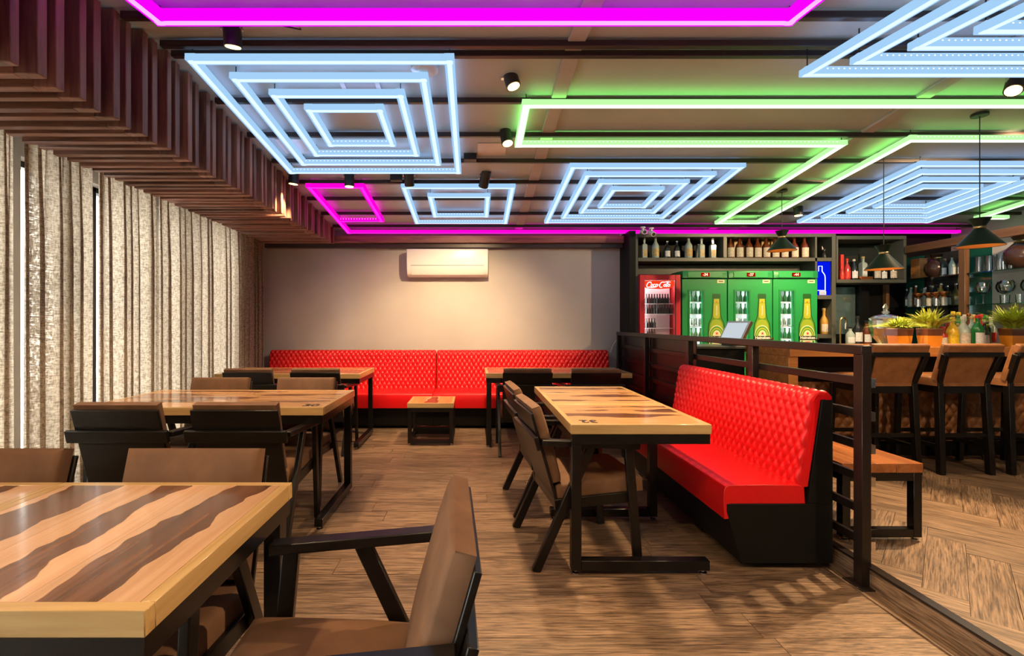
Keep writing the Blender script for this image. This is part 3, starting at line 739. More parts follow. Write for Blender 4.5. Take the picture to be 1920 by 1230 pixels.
# ================================================================== RED BENCHES
def quilt(u, v):
    a = abs(math.sin(math.pi*(u+v)))*abs(math.sin(math.pi*(u-v)))
    return a**0.5
def make_bench(label, L, D, loc, rz, dw=0.060, dh=0.095, seams=()):
    t = thing('banquette_bench', label, 'bench', loc, rz, group='red leather benches')
    MB().prism_x([(0.085, 0.035), (0.012, 0.30), (0.012, 0.338), (D, 0.338), (D, 0.035)], 0, L).build('base', M['lam'], t, bevel=0.003)
    MB().prism_x([(D-0.13, 0.338), (D-0.055, 0.868), (D, 0.868), (D, 0.338)], 0, L).build('back_panel', M['lam'], t, bevel=0.003)
    for xx in (0.12, L-0.12):
        for yy_ in (0.13, D-0.07):
            MB().box(xx-0.03, xx+0.03, yy_-0.02, yy_+0.02, 0, 0.035).build('foot', M['chrome'], t)
    # seat cushion with a skirt that hangs over the front
    prof = [(0.030, 0.338), (0.030, 0.262), (0.002, 0.258), (-0.002, 0.33), (0.0, 0.405), (0.008, 0.424), (0.028, 0.434), (0.2, 0.438), (D-0.165, 0.432), (D-0.145, 0.42), (D-0.140, 0.338)]
    cuts = [0.0]+list(seams)+[L]
    for a, b_ in zip(cuts, cuts[1:]):
        MB().prism_x(prof, a+0.001, b_-0.001).build('seat_cushion', M['red'], t, smooth=True, bevel=0.004)
    # quilted back cushion: profile runs up the front and over the top
    p0 = Vector((D-0.165, 0.425)); p1 = Vector((D-0.098, 0.868)); pts = []
    Lf = (p1-p0).length
    tot = Lf + 0.055 + 0.06
    d = (p1-p0)/Lf; nr = Vector((-d.y, d.x))
    if nr.x > 0: nr = -nr
    def prof_at(s):
        if s <= Lf: return p0 + d*s, nr
        s2 = s-Lf; r = 0.035
        c = p1 - nr*r; arc = R(100)*r*1.0
        a0 = math.atan2(nr.y, nr.x)
        if s2 < arc:
            an = a0 - s2/r
            n_ = Vector((math.cos(an), math.sin(an))); return c + n_*r, n_
        an = a0 - R(100); n_ = Vector((math.cos(an), math.sin(an)))
        tdir = Vector((n_.y, -n_.x))
        return c + n_*r + tdir*(s2-arc), n_
    for a, b_ in zip(cuts, cuts[1:]):
        W = b_-a-0.004; nu = int(W/dw*10); nv = 64
        def fn(u, v, a=a, W=W):
            x = u*W; s = v*tot; q, n_ = prof_at(s)
            e = min(1, x/0.012, (W-x)/0.012); e = max(0.0, e)**0.5
            h = 0.017*quilt(x/dw, s/dh) + 0.006
            h = h*e - 0.02*(1-e)
            return (a+0.002+x, q.x+n_.x*h, q.y+n_.y*h)
        mb = MB().grid(fn, nu, nv)
        mb.build('back_cushion', M['red'], t, smooth=True, ang=2.5)
        side = [(q.x, q.y) for q in (prof_at(i/14*tot)[0] for i in range(15))] + [(D-0.062, 0.868), (D-0.128, 0.425)]
        MB().prism_x(side, a+0.003, b_-0.003).build('back_core', M['red'], t)
    return t
make_bench('long red quilted bench along the back wall, left half beside the curtains', 2.165, 0.66, (-2.655, 5.60, 0), 0)
make_bench('long red quilted bench along the back wall, right half behind the stool', 2.235, 0.66, (-0.487, 5.60, 0), 0)
make_bench('red quilted bench at the right table with its back to the railing', 1.58, 0.555, (1.275, 4.0, 0), R(-90), seams=())
tag(MB().tube([(1.80, 6.26, 0.88), (1.83, 6.27, 0.97), (1.885, 6.2, 1.08), (1.93, 6.15, 1.12)], 0.006, 6).build('wall_cable', M['white']), 'thin white cable looping from the red back bench up to the railing', 'cable')

# ================================================================== RAILING
rl = thing('railing', 'dark brown steel railing dividing the tables from the bar', 'railing', (1.86, 4.2, 0))
Oy = 4.2
posts = [2.275, 3.16, 4.10, 5.13, 6.10]
for yy in posts:
    MB().box(-0.022, 0.022, yy-Oy-0.027, yy-Oy+0.027, 0.006, 1.11).build('post', M['rail'], rl, bevel=0.002, seg=1)
    MB().box(-0.05, 0.04, yy-Oy-0.06, yy-Oy+0.06, 0.006, 0.012).build('base_plate', M['rail'], rl, bevel=0.001, seg=1)
MB().box(-0.025, 0.025, posts[0]-Oy-0.027, posts[-1]-Oy+0.027, 1.11, 1.153).build('top_rail', M['rail'], rl, bevel=0.003)
for z in (0.975, 0.815, 0.66, 0.505, 0.35, 0.20):
    MB().box(0.024, 0.044, posts[0]-Oy-0.02, posts[-1]-Oy, z-0.021, z+0.021).build('cross_bar', M['rail'], rl, bevel=0.002, seg=1)
    MB().box(0.0235, 0.0445, posts[0]-Oy-0.024, posts[0]-Oy-0.0205, z-0.0215, z+0.0215).build('end_cap', M['chrome'], rl)
for a, b_ in ((posts[2], posts[3]), (posts[3], posts[4])):
    MB().box(0.048, 0.056, a-Oy-0.02, b_-Oy+0.02, 0.11, 1.11).build('infill_panel', M['rail'], rl)

# ================================================================== BENCH ON THE PLATFORM
wb = thing('wooden_bench', 'backless wooden bench with black steel frame behind the railing', 'bench', (2.17, 3.2, PH))
for i in range(3):
    MB().box(-0.0713, 0.0713, -0.68, 0.68, -0.05, 0).build('board', M['benchwood'], wb, bevel=0.002, seg=1, loc=(-0.1435+i*0.1435, 0, 0.415))
for s in (-1, 1):
    for q in (-1, 1):
        MB().box(q*0.19-0.022, q*0.19+0.022, s*0.655-0.022, s*0.655+0.022, 0.02, 0.365).build('leg', M['black'], wb, bevel=0.002, seg=1)
        MB().lathe([(0.018, 0), (0.018, 0.006), (0.007, 0.010), (0.007, 0.02)], 10, (q*0.19, s*0.655, 0)).build('foot', M['chrome'], wb, smooth=True)
    MB().box(-0.168, 0.168, s*0.655-0.022, s*0.655+0.022, 0.02, 0.064).build('floor_beam', M['black'], wb, bevel=0.002, seg=1)
    MB().box(-0.168, 0.168, s*0.655-0.022, s*0.655+0.022, 0.32, 0.365).build('top_beam', M['black'], wb, bevel=0.002, seg=1)
    MB().box(s*0.19-0.022, s*0.19+0.022, -0.633, 0.633, 0.32, 0.365).build('side_beam', M['black'], wb, bevel=0.002, seg=1)

# ================================================================== BAR
BZ = 1.062
bar = thing('bar_counter', 'long bar with orange wood top and quilted brown leather front', 'bar', (4.3, 4.3, PH))
O = Vector((4.3, 4.3, PH))
MB().box(2.63-4.3, 5.37-4.3, 3.95-4.3, 4.62-4.3, BZ-0.08-PH, BZ-PH).build('worktop', M['oak'], bar, bevel=0.004)
MB().box(2.63-4.3, 2.71-4.3, 3.97-4.3, 4.60-4.3, 0.0, BZ-0.081-PH).build('end_panel', M['oak'], bar, bevel=0.003)
MB().box(2.711-4.3, 5.37-4.3, 4.22-4.3, 4.60-4.3, 0.0, BZ-0.081-PH).build('carcass', M['lam'], bar)
MB().box(2.711-4.3, 5.37-4.3, 4.19-4.3, 4.219-4.3, 0.0, 0.12).build('plinth', M['lam'], bar)
def qf(u, v):
    x = u*2.655; z = v*0.52
    a = abs(math.sin(math.pi*(x/0.085+z/0.115)))*abs(math.sin(math.pi*(x/0.085-z/0.115)))
    return (2.713-4.3+x, 4.205-4.3-0.026*a**0.5, 0.125+z)
MB().grid(qf, 330, 52).build('quilted_front', M['tan'], bar, smooth=True, ang=2.5)
MB().tube([(2.75-4.3, 4.10-4.3, 0.17), (5.37-4.3, 4.10-4.3, 0.17)], 0.018, 8).build('foot_rail', M['black'], bar, smooth=True)
# black service counter left of the bar
sc_ = thing('service_counter', 'black service counter behind the railing left of the bar', 'counter', (2.32, 4.8, PH))
MB().box(-0.26, 0.29, -0.22, 0.30, 0.0, 0.915).build('carcass', M['lam'], sc_, bevel=0.002)
MB().box(-0.27, 0.295, -0.235, 0.31, 0.916, 0.94).build('worktop', M['shelf'], sc_, bevel=0.003)
# touch screen till
pos = thing('touch_screen_till', 'tilted silver touch screen till seen edge-on before the green fridges', 'monitor', (2.55, 4.66, 1.04))
T = Matrix.Translation((0.0, 0, 0.135)) @ Matrix.Rotation(R(-78), 4, 'Z') @ Matrix.Rotation(R(-29), 4, 'X')
MB().box(-0.15, 0.15, 0.0, 0.03, -0.125, 0.125, T).build('case', mat('till_case', (0.10, 0.05, 0.035), 0.4), pos, bevel=0.004)
MB().box(-0.148, 0.148, -0.004, -0.0005, -0.122, 0.122, T).build('bezel', mat('silver_bezel', (0.55, 0.60, 0.58), 0.3), pos)
MB().box(-0.13, 0.13, -0.0065, -0.0045, -0.10, 0.10, T).build('screen', emit('lit_screen', (0.66, 0.72, 0.78), 0.9), pos)
MB().bar((0.05, 0.05, 0.0), (0.02, 0.03, 0.10), 0.07, 0.02, (0,1,0)).box(-0.06, 0.11, -0.03, 0.12, 0.0, 0.012).build('stand', M['blackpl'], pos)

# ================================================================== BAR STOOLS
def make_stool(label):
    t = thing('bar_stool', label, 'stool', group='high bar stools')
    for s in (-1, 1):
        MB().bar((s*0.18, 0.17, 0.66), (s*0.19, 0.19, 0.0), 0.036, 0.036, (0,1,0)).build('leg', M['blackwood'], t, bevel=0.003)
        MB().bar((s*0.18, -0.17, 0.70), (s*0.19, -0.20, 0.0), 0.040, 0.044, (0,1,0)).build('leg', M['blackwood'], t, bevel=0.003)
        MB().bar((s*0.18, -0.165, 0.68), (s*0.207, -0.252, 0.925), 0.036, 0.036, (0,1,0)).build('back_post', M['blackwood'], t, bevel=0.003)
        MB().bar((s*0.186, -0.17, 0.21), (s*0.186, 0.17, 0.21), 0.02, 0.03).build('rung', M['blackwood'], t, bevel=0.002)
    MB().bar((-0.17, 0.182, 0.26), (0.17, 0.182, 0.26), 0.02, 0.03).build('rung', M['blackwood'], t, bevel=0.002)
    MB().bar((-0.17, -0.188, 0.30), (0.17, -0.188, 0.30), 0.02, 0.03).build('rung', M['blackwood'], t, bevel=0.002)
    sf = MB()
    for s in (-1, 1): sf.bar((s*0.18, -0.15, 0.645), (s*0.18, 0.155, 0.645), 0.022, 0.05)
    sf.bar((-0.165, 0.17, 0.645), (0.165, 0.17, 0.645), 0.022, 0.05).bar((-0.165, -0.168, 0.645), (0.165, -0.168, 0.645), 0.022, 0.05)
    sf.build('seat_frame', M['blackwood'], t, bevel=0.002)
    rounded_box(0.41, 0.40, 0.08, 0.02).build('seat_cushion', M['tan'], t, smooth=True, loc=(0, 0.015, 0.715), ang=1.2)
    MB().bar((-0.215, -0.262, 0.925), (0.215, -0.262, 0.925), 0.03, 0.034).build('back_rail', M['blackwood'], t, bevel=0.003)
    a = R(17)
    MB().box(-0.165, 0.165, -0.012, 0.012, 0.0, 0.22).build('back_panel', M['tan'], t, bevel=0.006, loc=(0, -0.170, 0.70), rot=(a, 0, 0))
    rounded_box(0.43, 0.29, 0.055, 0.02).build('back_cushion', M['tan'], t, smooth=True, loc=(0, -0.158-0.5*0.29*math.sin(a)+0.01, 0.712+0.5*0.30*math.cos(a)), rot=lean(a), ang=1.2)
    MB().box(-0.215, 0.215, -0.035, 0.012, 0.0, 0.075).build('top_roll', M['tan'], t, bevel=0.012, loc=(0, -0.232, 0.936), rot=(a, 0, 0))
    return t
s0 = make_stool('tan leather bar stool left of the others, partly behind the railing post')
s0.location = (3.21, 3.84, PH)
dup(s0, 'tan leather bar stool in the middle, seen whole from behind', (3.77, 3.84, PH))
dup(s0, 'tan leather bar stool cut off by the right picture edge', (4.31, 3.84, PH))

# ================================================================== BACK BAR SHELF UNIT
def glow(name, col, rough=0.12, trans=0.0):
    return mat(name, col, rough, spec=0.6)
SY = 5.95                                             # front plane of the shelf unit
su = thing('back_bar_shelf', 'tall black open shelf unit framing the fridges behind the bar', 'shelf', (3.27, 6.1, PH))
def sub(x0, x1, y0, y1, z0, z1, name, m, t=su, bev=0.002):
    l = t.location
    return MB().box(x0-l.x, x1-l.x, y0-l.y, y1-l.y, z0-l.z, z1-l.z).build(name, m, t, bevel=bev, seg=1)
sub(2.022, 2.056, SY, 6.30, PH, 2.385, 'upright', M['shelf'])
sub(4.485, 4.535, SY, 6.30, PH, 2.385, 'upright', M['shelf'])
sub(3.125, 3.17, SY, 6.30, 2.088, 2.345, 'upright', M['shelf'])
sub(4.274, 4.30, SY, 6.30, PH, 2.345, 'upright', M['shelf'])
sub(2.057, 4.484, SY, 6.30, 2.345, 2.385, 'shelf_board', M['shelf'])
sub(2.057, 4.484, SY, 6.30, 2.04, 2.086, 'shelf_board', M['shelf'])
sub(4.301, 4.484, SY, 6.30, 1.565, 1.615, 'shelf_board', M['shelf'])
sub(4.301, 4.484, SY, 6.30, 1.075, 1.125, 'shelf_board', M['shelf'])
sub(2.057, 4.484, 6.302, 6.315, 2.04, 2.385, 'back_panel', M['lam'])
sub(4.301, 4.484, 6.302, 6.315, PH, 2.04, 'back_panel', M['lam'])
sub(2.076, 4.254, 6.20, 6.22, 1.90, 2.02, 'fascia', M['shelf'])
# blue illuminated niche with an outlined bottle
ns = thing('neon_bottle_sign', 'blue illuminated sign with a white neon bottle outline beside the fridges', 'sign', (4.392, 5.975, 1.616))
MB().box(-0.088, 0.088, 0.0, 0.012, 0.0, 0.42).build('blue_panel', emit('blue_backlight', (0.0, 0.01, 0.9), 0.9), ns)
neon = emit('neon_white', (0.75, 0.85, 1.0), 2.2)
pts = [(-0.065, 0.30), (-0.065, 0.365), (-0.02, 0.365), (-0.02, 0.30), (0.012, 0.255), (0.018, 0.22), (0.018, 0.06), (-0.075, 0.06)]
MB().tube([(x, -0.012, z) for x, z in pts], 0.0045, 6).build('neon_tube', neon, ns)
MB().box(-0.05, 0.035, -0.006, 0.0, 0.005, 0.052).build('caption_plate', mat('caption_white', (0.8, 0.8, 0.85), 0.4), ns)
for z in (0.018, 0.036): MB().box(-0.045, 0.03, -0.0075, -0.0062, z-0.003, z+0.003).build('caption_line', mat('caption_blue', (0.05, 0.08, 0.5), 0.4), ns)

# ------------------------------------------------------------------ bottles
GL = {
 'clear': mat('pale_glass_bottle', (0.42, 0.50, 0.44), 0.08, spec=0.8),
 'amber': mat('amber_bottle', (0.16, 0.035, 0.008), 0.08, spec=0.8),
 'dark': mat('dark_bottle', (0.018, 0.02, 0.018), 0.1, spec=0.8),
 'green': mat('green_bottle', (0.01, 0.16, 0.03), 0.08, spec=0.8),
 'red': mat('red_bottle', (0.42, 0.03, 0.02), 0.1, spec=0.8),
 'yellow': mat('yellow_bottle', (0.75, 0.48, 0.03), 0.12, spec=0.8),
 'gold': mat('gold_liquid', (0.45, 0.25, 0.04), 0.1, spec=0.8)}
LB = {
 'cream': mat('cream_paper', (0.62, 0.56, 0.44), 0.6, var=0.25, vscale=60), 'gold': mat('gold_paper', (0.55, 0.38, 0.12), 0.4, var=0.3, vscale=60),
 'white': mat('white_paper', (0.72, 0.72, 0.70), 0.6, var=0.2, vscale=70), 'red': mat('red_paper', (0.60, 0.03, 0.02), 0.5, var=0.2, vscale=60),
 'black': mat('black_cap', (0.02, 0.02, 0.02), 0.35), 'yellow': mat('yellow_paper', (0.80, 0.55, 0.02), 0.5, var=0.2, vscale=60),
 'green': mat('green_cap', (0.03, 0.25, 0.05), 0.4), 'silver': mat('silver_cap', (0.6, 0.6, 0.58), 0.25, metal=0.8), 'copper': mat('copper', (0.75, 0.24, 0.07), 0.25, metal=0.9)}
def bottle(label, group, loc, h, r, glass, lab, cap, neck=0.32, kind='round', lh=(0.14, 0.48), name='spirit_bottle'):
    t = thing(name, label, 'bottle', loc, group=group)
    nk = r*0.34; hb = h*(1-neck); n = 14
    if kind == 'square':
        pr = [(r*0.92, 0), (r, 0.01), (r, hb*0.93), (r*0.75, hb), (nk, hb+0.012), (nk, h*0.93)]
    elif kind == 'bulb':
        pr = [(r*0.85, 0), (r, 0.015), (r, hb*0.62), (r*0.86, hb*0.85), (nk*1.5, hb), (nk, hb+h*0.08), (nk, h*0.92)]
    else:
        pr = [(r*0.95, 0), (r, 0.01), (r, hb*0.80), (r*0.80, hb*0.93), (nk*1.3, hb+0.015), (nk, hb+h*0.10), (nk, h*0.93)]
    MB().lathe(pr, 4 if kind == 'square' else n).build('glass', GL[glass], t, smooth=(kind != 'square'), rot=(0, 0, R(45)) if kind == 'square' else None)
    MB().lathe([(nk*1.15, h*0.90), (nk*1.25, h*0.91), (nk*1.25, h*0.985), (nk*0.9, h)], 10).build('cap', LB[cap], t, smooth=True)
    z0, z1 = hb*lh[0], hb*lh[0]+hb*lh[1]
    if kind == 'square':
        q = r*0.7071; MB().box(-q*0.8, q*0.8, -q-0.0015, -q+0.001, z0, z1).build('label', LB[lab], t)
    else:
        P = []; F = []
        for i in range(9):
            a = R(-90-62+124*i/8)
            for z in (z0, z1): P.append(((r+0.0012)*math.cos(a), (r+0.0012)*math.sin(a), z))
        for i in range(8): F.append((2*i, 2*i+2, 2*i+3, 2*i+1))
        MB().add(P, F).build('label', LB[lab], t, smooth=True)
    return t
ZS = 2.086
g1 = 'gin bottles on the left of the top shelf'
for (xp, h, r, gl, lb, cp, kd, lab) in [
    (1208, 0.265, 0.042, 'clear', 'gold', 'silver', 'square', 'square gin bottle at the left end of the top shelf'),
    (1229, 0.285, 0.044, 'clear', 'gold', 'red', 'round', 'tall clear gin bottle second from left on the top shelf'),
    (1251, 0.225, 0.036, 'dark', 'white', 'silver', 'round', 'short dark gin bottle third from left on the top shelf'),
    (1269, 0.225, 0.036, 'dark', 'white', 'silver', 'round', 'short dark gin bottle fourth from left on the top shelf'),
    (1291, 0.285, 0.046, 'clear', 'gold', 'black', 'round', 'tall clear gin bottle in the middle of the top shelf left bay'),
    (1315, 0.26, 0.042, 'clear', 'gold', 'silver', 'square', 'square gin bottle left of its twin by the shelf divider'),
    (1336, 0.26, 0.042, 'clear', 'gold', 'silver', 'square', 'square gin bottle nearest the divider of the top shelf')]:
    p = px(xp, 480, 6.04); bottle(lab, g1, (p.x, 6.04, ZS), h, r, gl, lb, cp, kind=kd)
for k, xp in enumerate([1199, 1219, 1241, 1260, 1281, 1301]):
    p = px(xp+4, 480, 6.2); bottle('%s white spirit bottle from the left in the rear row of the top shelf' % ['first', 'second', 'third', 'fourth', 'fifth', 'sixth'][k], 'rear row bottles on the top shelf', (p.x+0.03, 6.2, ZS), 0.21, 0.036, 'clear', 'white', 'silver')
od = ['first', 'second', 'third', 'fourth', 'fifth', 'sixth', 'seventh', 'eighth', 'ninth']
for k, xp in enumerate([1369, 1386, 1404, 1420, 1436, 1453, 1470, 1489, 1508]):
    p = px(xp, 480, 6.04); bottle('%s amber rum bottle from the left in the middle bay of the top shelf' % od[k], 'amber rum bottles on the top shelf', (p.x, 6.04, ZS), 0.285 if k != 3 else 0.28, 0.048, 'amber', 'cream', 'black' if k < 7 else 'red', kind='bulb', lh=(0.08, 0.62))
for k, xp in enumerate([1378, 1429, 1447]):
    p = px(xp, 480, 6.2)
    tag(MB().box(-0.05, 0.05, -0.04, 0.04, 0, 0.255).build('gift_box', LB['gold'], bevel=0.002, loc=(p.x+0.02, 6.2, ZS)), '%s yellow gift box standing behind the amber rum bottles' % ['left', 'middle', 'right'][k], 'box', 'gift boxes behind the rum')
p = px(1543, 480, 6.1)
fg = thing('small_figurine', 'small dark figurine with pointed ears on the top shelf right end', 'figurine', (p.x, 6.08, ZS))
MB().lathe([(0.03, 0), (0.036, 0.02), (0.030, 0.06), (0.016, 0.085), (0.026, 0.10), (0.024, 0.12), (0, 0.135)], 12).build('body', LB['black'], fg, smooth=True)
for s, m_ in ((-1, 'white'), (1, 'red')): MB().cyl((s*0.016, 0, 0.12), (s*0.026, 0, 0.165), 0.009, 0.002, 8).build('ear', LB[m_], fg)
p = px(1544, 627, 6.04); bottle('clear bottle with pale label in the lower niche right of the fridges', 'spirits behind the bar', (p.x+0.02, 6.06, 1.126), 0.33, 0.05, 'gold', 'cream', 'gold', neck=0.38)
# security cameras
for k, (xp, yp, ang) in enumerate([(1206, 436, 10), (1222, 438, -50)]):
    p = px(xp, yp, 5.85)
    t = thing('security_camera', ['white dome style security camera at the left top of the shelf unit', 'white bullet security camera pointing right at the top of the shelf unit'][k], 'camera', (p.x, 5.86, p.z+0.06))
    MB().cyl((0, 0, -0.005), (0, 0, 0.012), 0.03, n=14).cyl((0, 0, -0.03), (0, 0, 0), 0.012, n=10).build('mount', M['white'], t, smooth=True)
    d = Matrix.Rotation(R(-ang), 3, 'Y') @ Vector((0.35 if k else 0, -0.7, -0.15)); d.normalize()
    MB().cyl(Vector((0, 0, -0.05))-d*0.05, Vector((0, 0, -0.05))+d*0.06, 0.028, 0.030, 14).build('barrel', M['white'], t, smooth=True)
    MB().cyl(Vector((0, 0, -0.05))+d*0.060, Vector((0, 0, -0.05))+d*0.063, 0.022, n=14).build('lens', M['blackpl'], t)

# ------------------------------------------------------------------ fridges
FG = mat('green_fridge_paint', (0.015, 0.29, 0.07), 0.3, spec=0.5)
FG2 = mat('green_fridge_trim', (0.012, 0.22, 0.055), 0.3)
FW = mat('fridge_white_liner', (0.85, 0.87, 0.88), 0.4)
FL = emit('fridge_light', (0.95, 1.0, 1.0), 18.0)
PR = {k: mat('print_'+k, c, 0.35) for k, c in {'dk': (0.008, 0.09, 0.012), 'md': (0.11, 0.30, 0.015), 'ye': (0.42, 0.46, 0.03), 'cr': (0.72, 0.70, 0.42), 'bk': (0.03, 0.025, 0.015), 'wh': (0.85, 0.85, 0.78), 'rd': (0.75, 0.02, 0.01), 'gr': (0.05, 0.30, 0.03)}.items()}
def shell(t, w, d, z0, z1, m, y0=0.055):
    MB().box(-w/2, -w/2+0.03, y0, d, z0, z1).build('side_wall', m, t); MB().box(w/2-0.03, w/2, y0, d, z0, z1).build('side_wall', m, t)
    MB().box(-w/2+0.031, w/2-0.031, d-0.03, d, z0, z1).build('rear_wall', FW, t)
    MB().box(-w/2+0.031, w/2-0.031, y0, d-0.031, z1-0.03, z1).build('roof', m, t); MB().box(-w/2+0.031, w/2-0.031, y0, d-0.031, z0, z0+0.03).build('floor_pan', m, t)
def arch(cx, z, rx, rz, n=14): return [(cx+rx*math.cos(math.pi*i/n), z+rz*math.sin(math.pi*i/n)) for i in range(n+1)]
def star(cx, z, r): return [(cx+(r if i % 2 == 0 else r*0.42)*math.sin(math.pi*i/5), z+(r if i % 2 == 0 else r*0.42)*math.cos(math.pi*i/5)) for i in range(10)]
FY = 5.90; ZF = PH; FS = 1.048; FZ = 0.0445
def green_fridge(xc, w, temp, where, group):
    t = thing('beer_fridge', 'green beer fridge with printed bottle, %s' % where, 'fridge', (xc, FY, FZ), group=group); t.scale = (FS, FS, FS)
    H = 1.885-ZF
    shell(t, w, 0.60, 0.06, H-0.09, FG2)
    # header with display
    MB().prism_x([(-0.012, H-0.088), (-0.012, H-0.02), (0.0, H), (0.60, H), (0.60, H-0.088)], -w/2, w/2).build('header', FG2, t, bevel=0.004)
    MB().box(-w/2+0.06, w/2-0.06, -0.018, -0.0125, H-0.082, H-0.012).build('header_panel', FG, t, bevel=0.002)
    MB().box(-0.05, 0.05, -0.0215, -0.0185, H-0.070, H-0.026).build('display', emit('display_red_'+temp, (0.7, 0.01, 0.0), 0.55), t)
    text(temp, 0.045, emit('digit_'+temp, (1.0, 0.55, 0.35), 2.2), t, (0, -0.022, H-0.048), name='digits', bold=0.001)
    # door built around its tall window
    wx0, wx1 = -w/2+0.085, -w/2+0.25; wz0, wz1 = 0.90-ZF+0.02, 1.648-ZF
    d0, d1 = 0.06, H-0.10; y0, y1 = 0.0, 0.05
    door = MB().box(-w/2+0.002, wx0, y0, y1, d0, d1).box(wx1, w/2-0.002, y0, y1, d0, d1).box(wx0, wx1, y0, y1, d0, wz0).box(wx0, wx1, y0, y1, wz1, d1)
    dr = door.build('door', FG, t)
    e = 0.014
    MB().box(wx0-e, wx0+0.004, -0.006, 0, wz0-e, wz1+e).box(wx1-0.004, wx1+e, -0.006, 0, wz0-e, wz1+e).box(wx0+0.004, wx1-0.004, -0.006, 0, wz1-0.004, wz1+e).box(wx0+0.004, wx1-0.004, -0.006, 0, wz0-e, wz0+0.004).build('window_trim', FG2, dr)
    MB().box(wx0, wx1, 0.012, 0.016, wz0, wz1).build('window_pane', M['glass'], dr)
    MB().box(w/2-0.115, w/2-0.03, -0.0015, -0.0002, H-0.145, H-0.108).build('sticker', PR['cr'], dr)
    MB().box(w/2-0.10, w/2-0.045, -0.0022, -0.0016, H-0.131, H-0.121).build('sticker_line', PR['bk'], dr)
    MB().bar((w/2+0.0, -0.02, 0.98), (w/2-0.03, -0.02, 0.98), 0.02, 0.02).build('handle', M['chrome'], dr)
    # inside: liner, lamp, wire shelves
    MB().box(wx0-0.06, wx0-0.05, 0.056, 0.57, wz0-0.1, wz1+0.05).build('liner', FW, t); MB().box(wx1+0.10, wx1+0.11, 0.056, 0.57, wz0-0.1, wz1+0.05).build('liner', FW, t)
    MB().box(wx0-0.049, wx1+0.099, 0.17, 0.18, wz0-0.1, wz1+0.05).build('liner', FW, t)
    for xx in (wx0-0.035, wx1+0.085): MB().cyl((xx, 0.068, wz0), (xx, 0.068, wz1), 0.009, n=8).build('lamp_tube', FL, t)
    zr = [wz0+0.01+i*0.148 for i in range(5)]
    for z in zr: MB().box(wx0-0.049, wx1+0.099, 0.062, 0.168, z-0.006, z).build('wire_shelf', FW, t)
    # printed bottle
    cx = 0.14; b = -ZF
    half = [(0.060, 0.93), (0.100, 0.95), (0.102, 1.20), (0.092, 1.265), (0.066, 1.32), (0.057, 1.36), (0.045, 1.555), (0.049, 1.56), (0.049, 1.60), (0.043, 1.612)]
    def sil(hp, k=0.0): return [(cx+x+k, z+b) for x, z in hp] + [(cx-x-k, z+b) for x, z in reversed(hp)]
    L_ = 0.0012
    MB().plate(sil(half), -L_, L_*0.9).build('bottle_print', PR['dk'], dr)
    MB().plate(sil([(x-0.012, z) for x, z in half[1:-3]]), -2*L_, L_*0.9).build('bottle_print', PR['md'], dr)
    MB().plate(sil([(0.060, 1.10), (0.080, 1.17), (0.070, 1.25), (0.045, 1.30), (0.0, 1.31)]), -3*L_, L_*0.9).build('bottle_print', mat('print_glow_'+temp, (0.30, 0.42, 0.03), 0.35), dr)
    MB().plate(sil([(0.02, 1.318), (0.038, 1.335), (0.040, 1.37), (0.034, 1.50)]), -4*L_, L_*0.9).build('neck_label', PR['ye'], dr)
    MB().plate(sil([(0.033, 1.505), (0.030, 1.55)]), -4*L_, L_*0.9).build('neck_label', PR['ye'], dr)
    MB().plate(star(cx, 1.515+b, 0.011), -5*L_, L_*0.9).build('star', PR['rd'], dr)
    text('Heineken', 0.030, PR['wh'], dr, (cx, -5*L_-0.0003, 1.415+b), (R(90), R(-90), 0), ex=0.0003)
    MB().plate(arch(cx, 1.105+b, 0.093, 0.135)+[(cx-0.093, 1.08+b), (cx+0.093, 1.08+b)], -5*L_, L_*0.9).build('arch_label', PR['cr'], dr)
    MB().plate(arch(cx, 1.105+b, 0.086, 0.122)+[(cx-0.086, 1.08+b), (cx+0.086, 1.08+b)], -6*L_, L_*0.9).build('arch_label', PR['gr'], dr)
    MB().plate(arch(cx, 1.105+b, 0.074, 0.106)+[(cx-0.074, 1.08+b), (cx+0.074, 1.08+b)], -7*L_, L_*0.9).build('arch_label', PR['ye'], dr)
    MB().plate(arch(cx, 1.105+b, 0.060, 0.088)+[(cx-0.060, 1.08+b), (cx+0.060, 1.08+b)], -8*L_, L_*0.9).build('arch_label', PR['gr'], dr)
    MB().plate(arch(cx, 1.105+b, 0.050, 0.076)+[(cx-0.050, 1.08+b), (cx+0.050, 1.08+b)], -9*L_, L_*0.9).build('arch_label', PR['cr'], dr)
    MB().plate(star(cx, 1.142+b, 0.020), -10*L_, L_*0.9).build('star', PR['rd'], dr)
    MB().plate([(cx-0.098, 1.068+b), (cx+0.098, 1.068+b), (cx+0.098, 1.112+b), (cx-0.098, 1.112+b)], -10*L_, L_*0.9).build('name_band', PR['bk'], dr)
    text('Heineken', 0.046, PR['wh'], dr, (cx, -11*L_, 1.091+b), bold=0.0012, ex=0.0003)
    MB().plate([(cx-0.090, 0.955+b), (cx+0.090, 0.955+b), (cx+0.090, 1.062+b), (cx-0.090, 1.062+b)], -9*L_, L_*0.9).build('lower_label', PR['cr'], dr)
    MB().plate([(cx-0.080, 0.96+b), (cx-0.055, 0.96+b), (cx-0.055, 1.056+b), (cx-0.080, 1.056+b)], -10*L_, L_*0.9).build('lower_label', PR['gr'], dr)
    MB().plate([(cx+0.055, 0.96+b), (cx+0.080, 0.96+b), (cx+0.080, 1.056+b), (cx+0.055, 1.056+b)], -10*L_, L_*0.9).build('lower_label', PR['gr'], dr)
    MB().plate([(cx-0.03, 1.035+b), (cx+0.03, 1.035+b), (cx+0.03, 1.046+b), (cx-0.03, 1.046+b)], -10*L_, L_*0.9).build('lower_label', PR['rd'], dr)
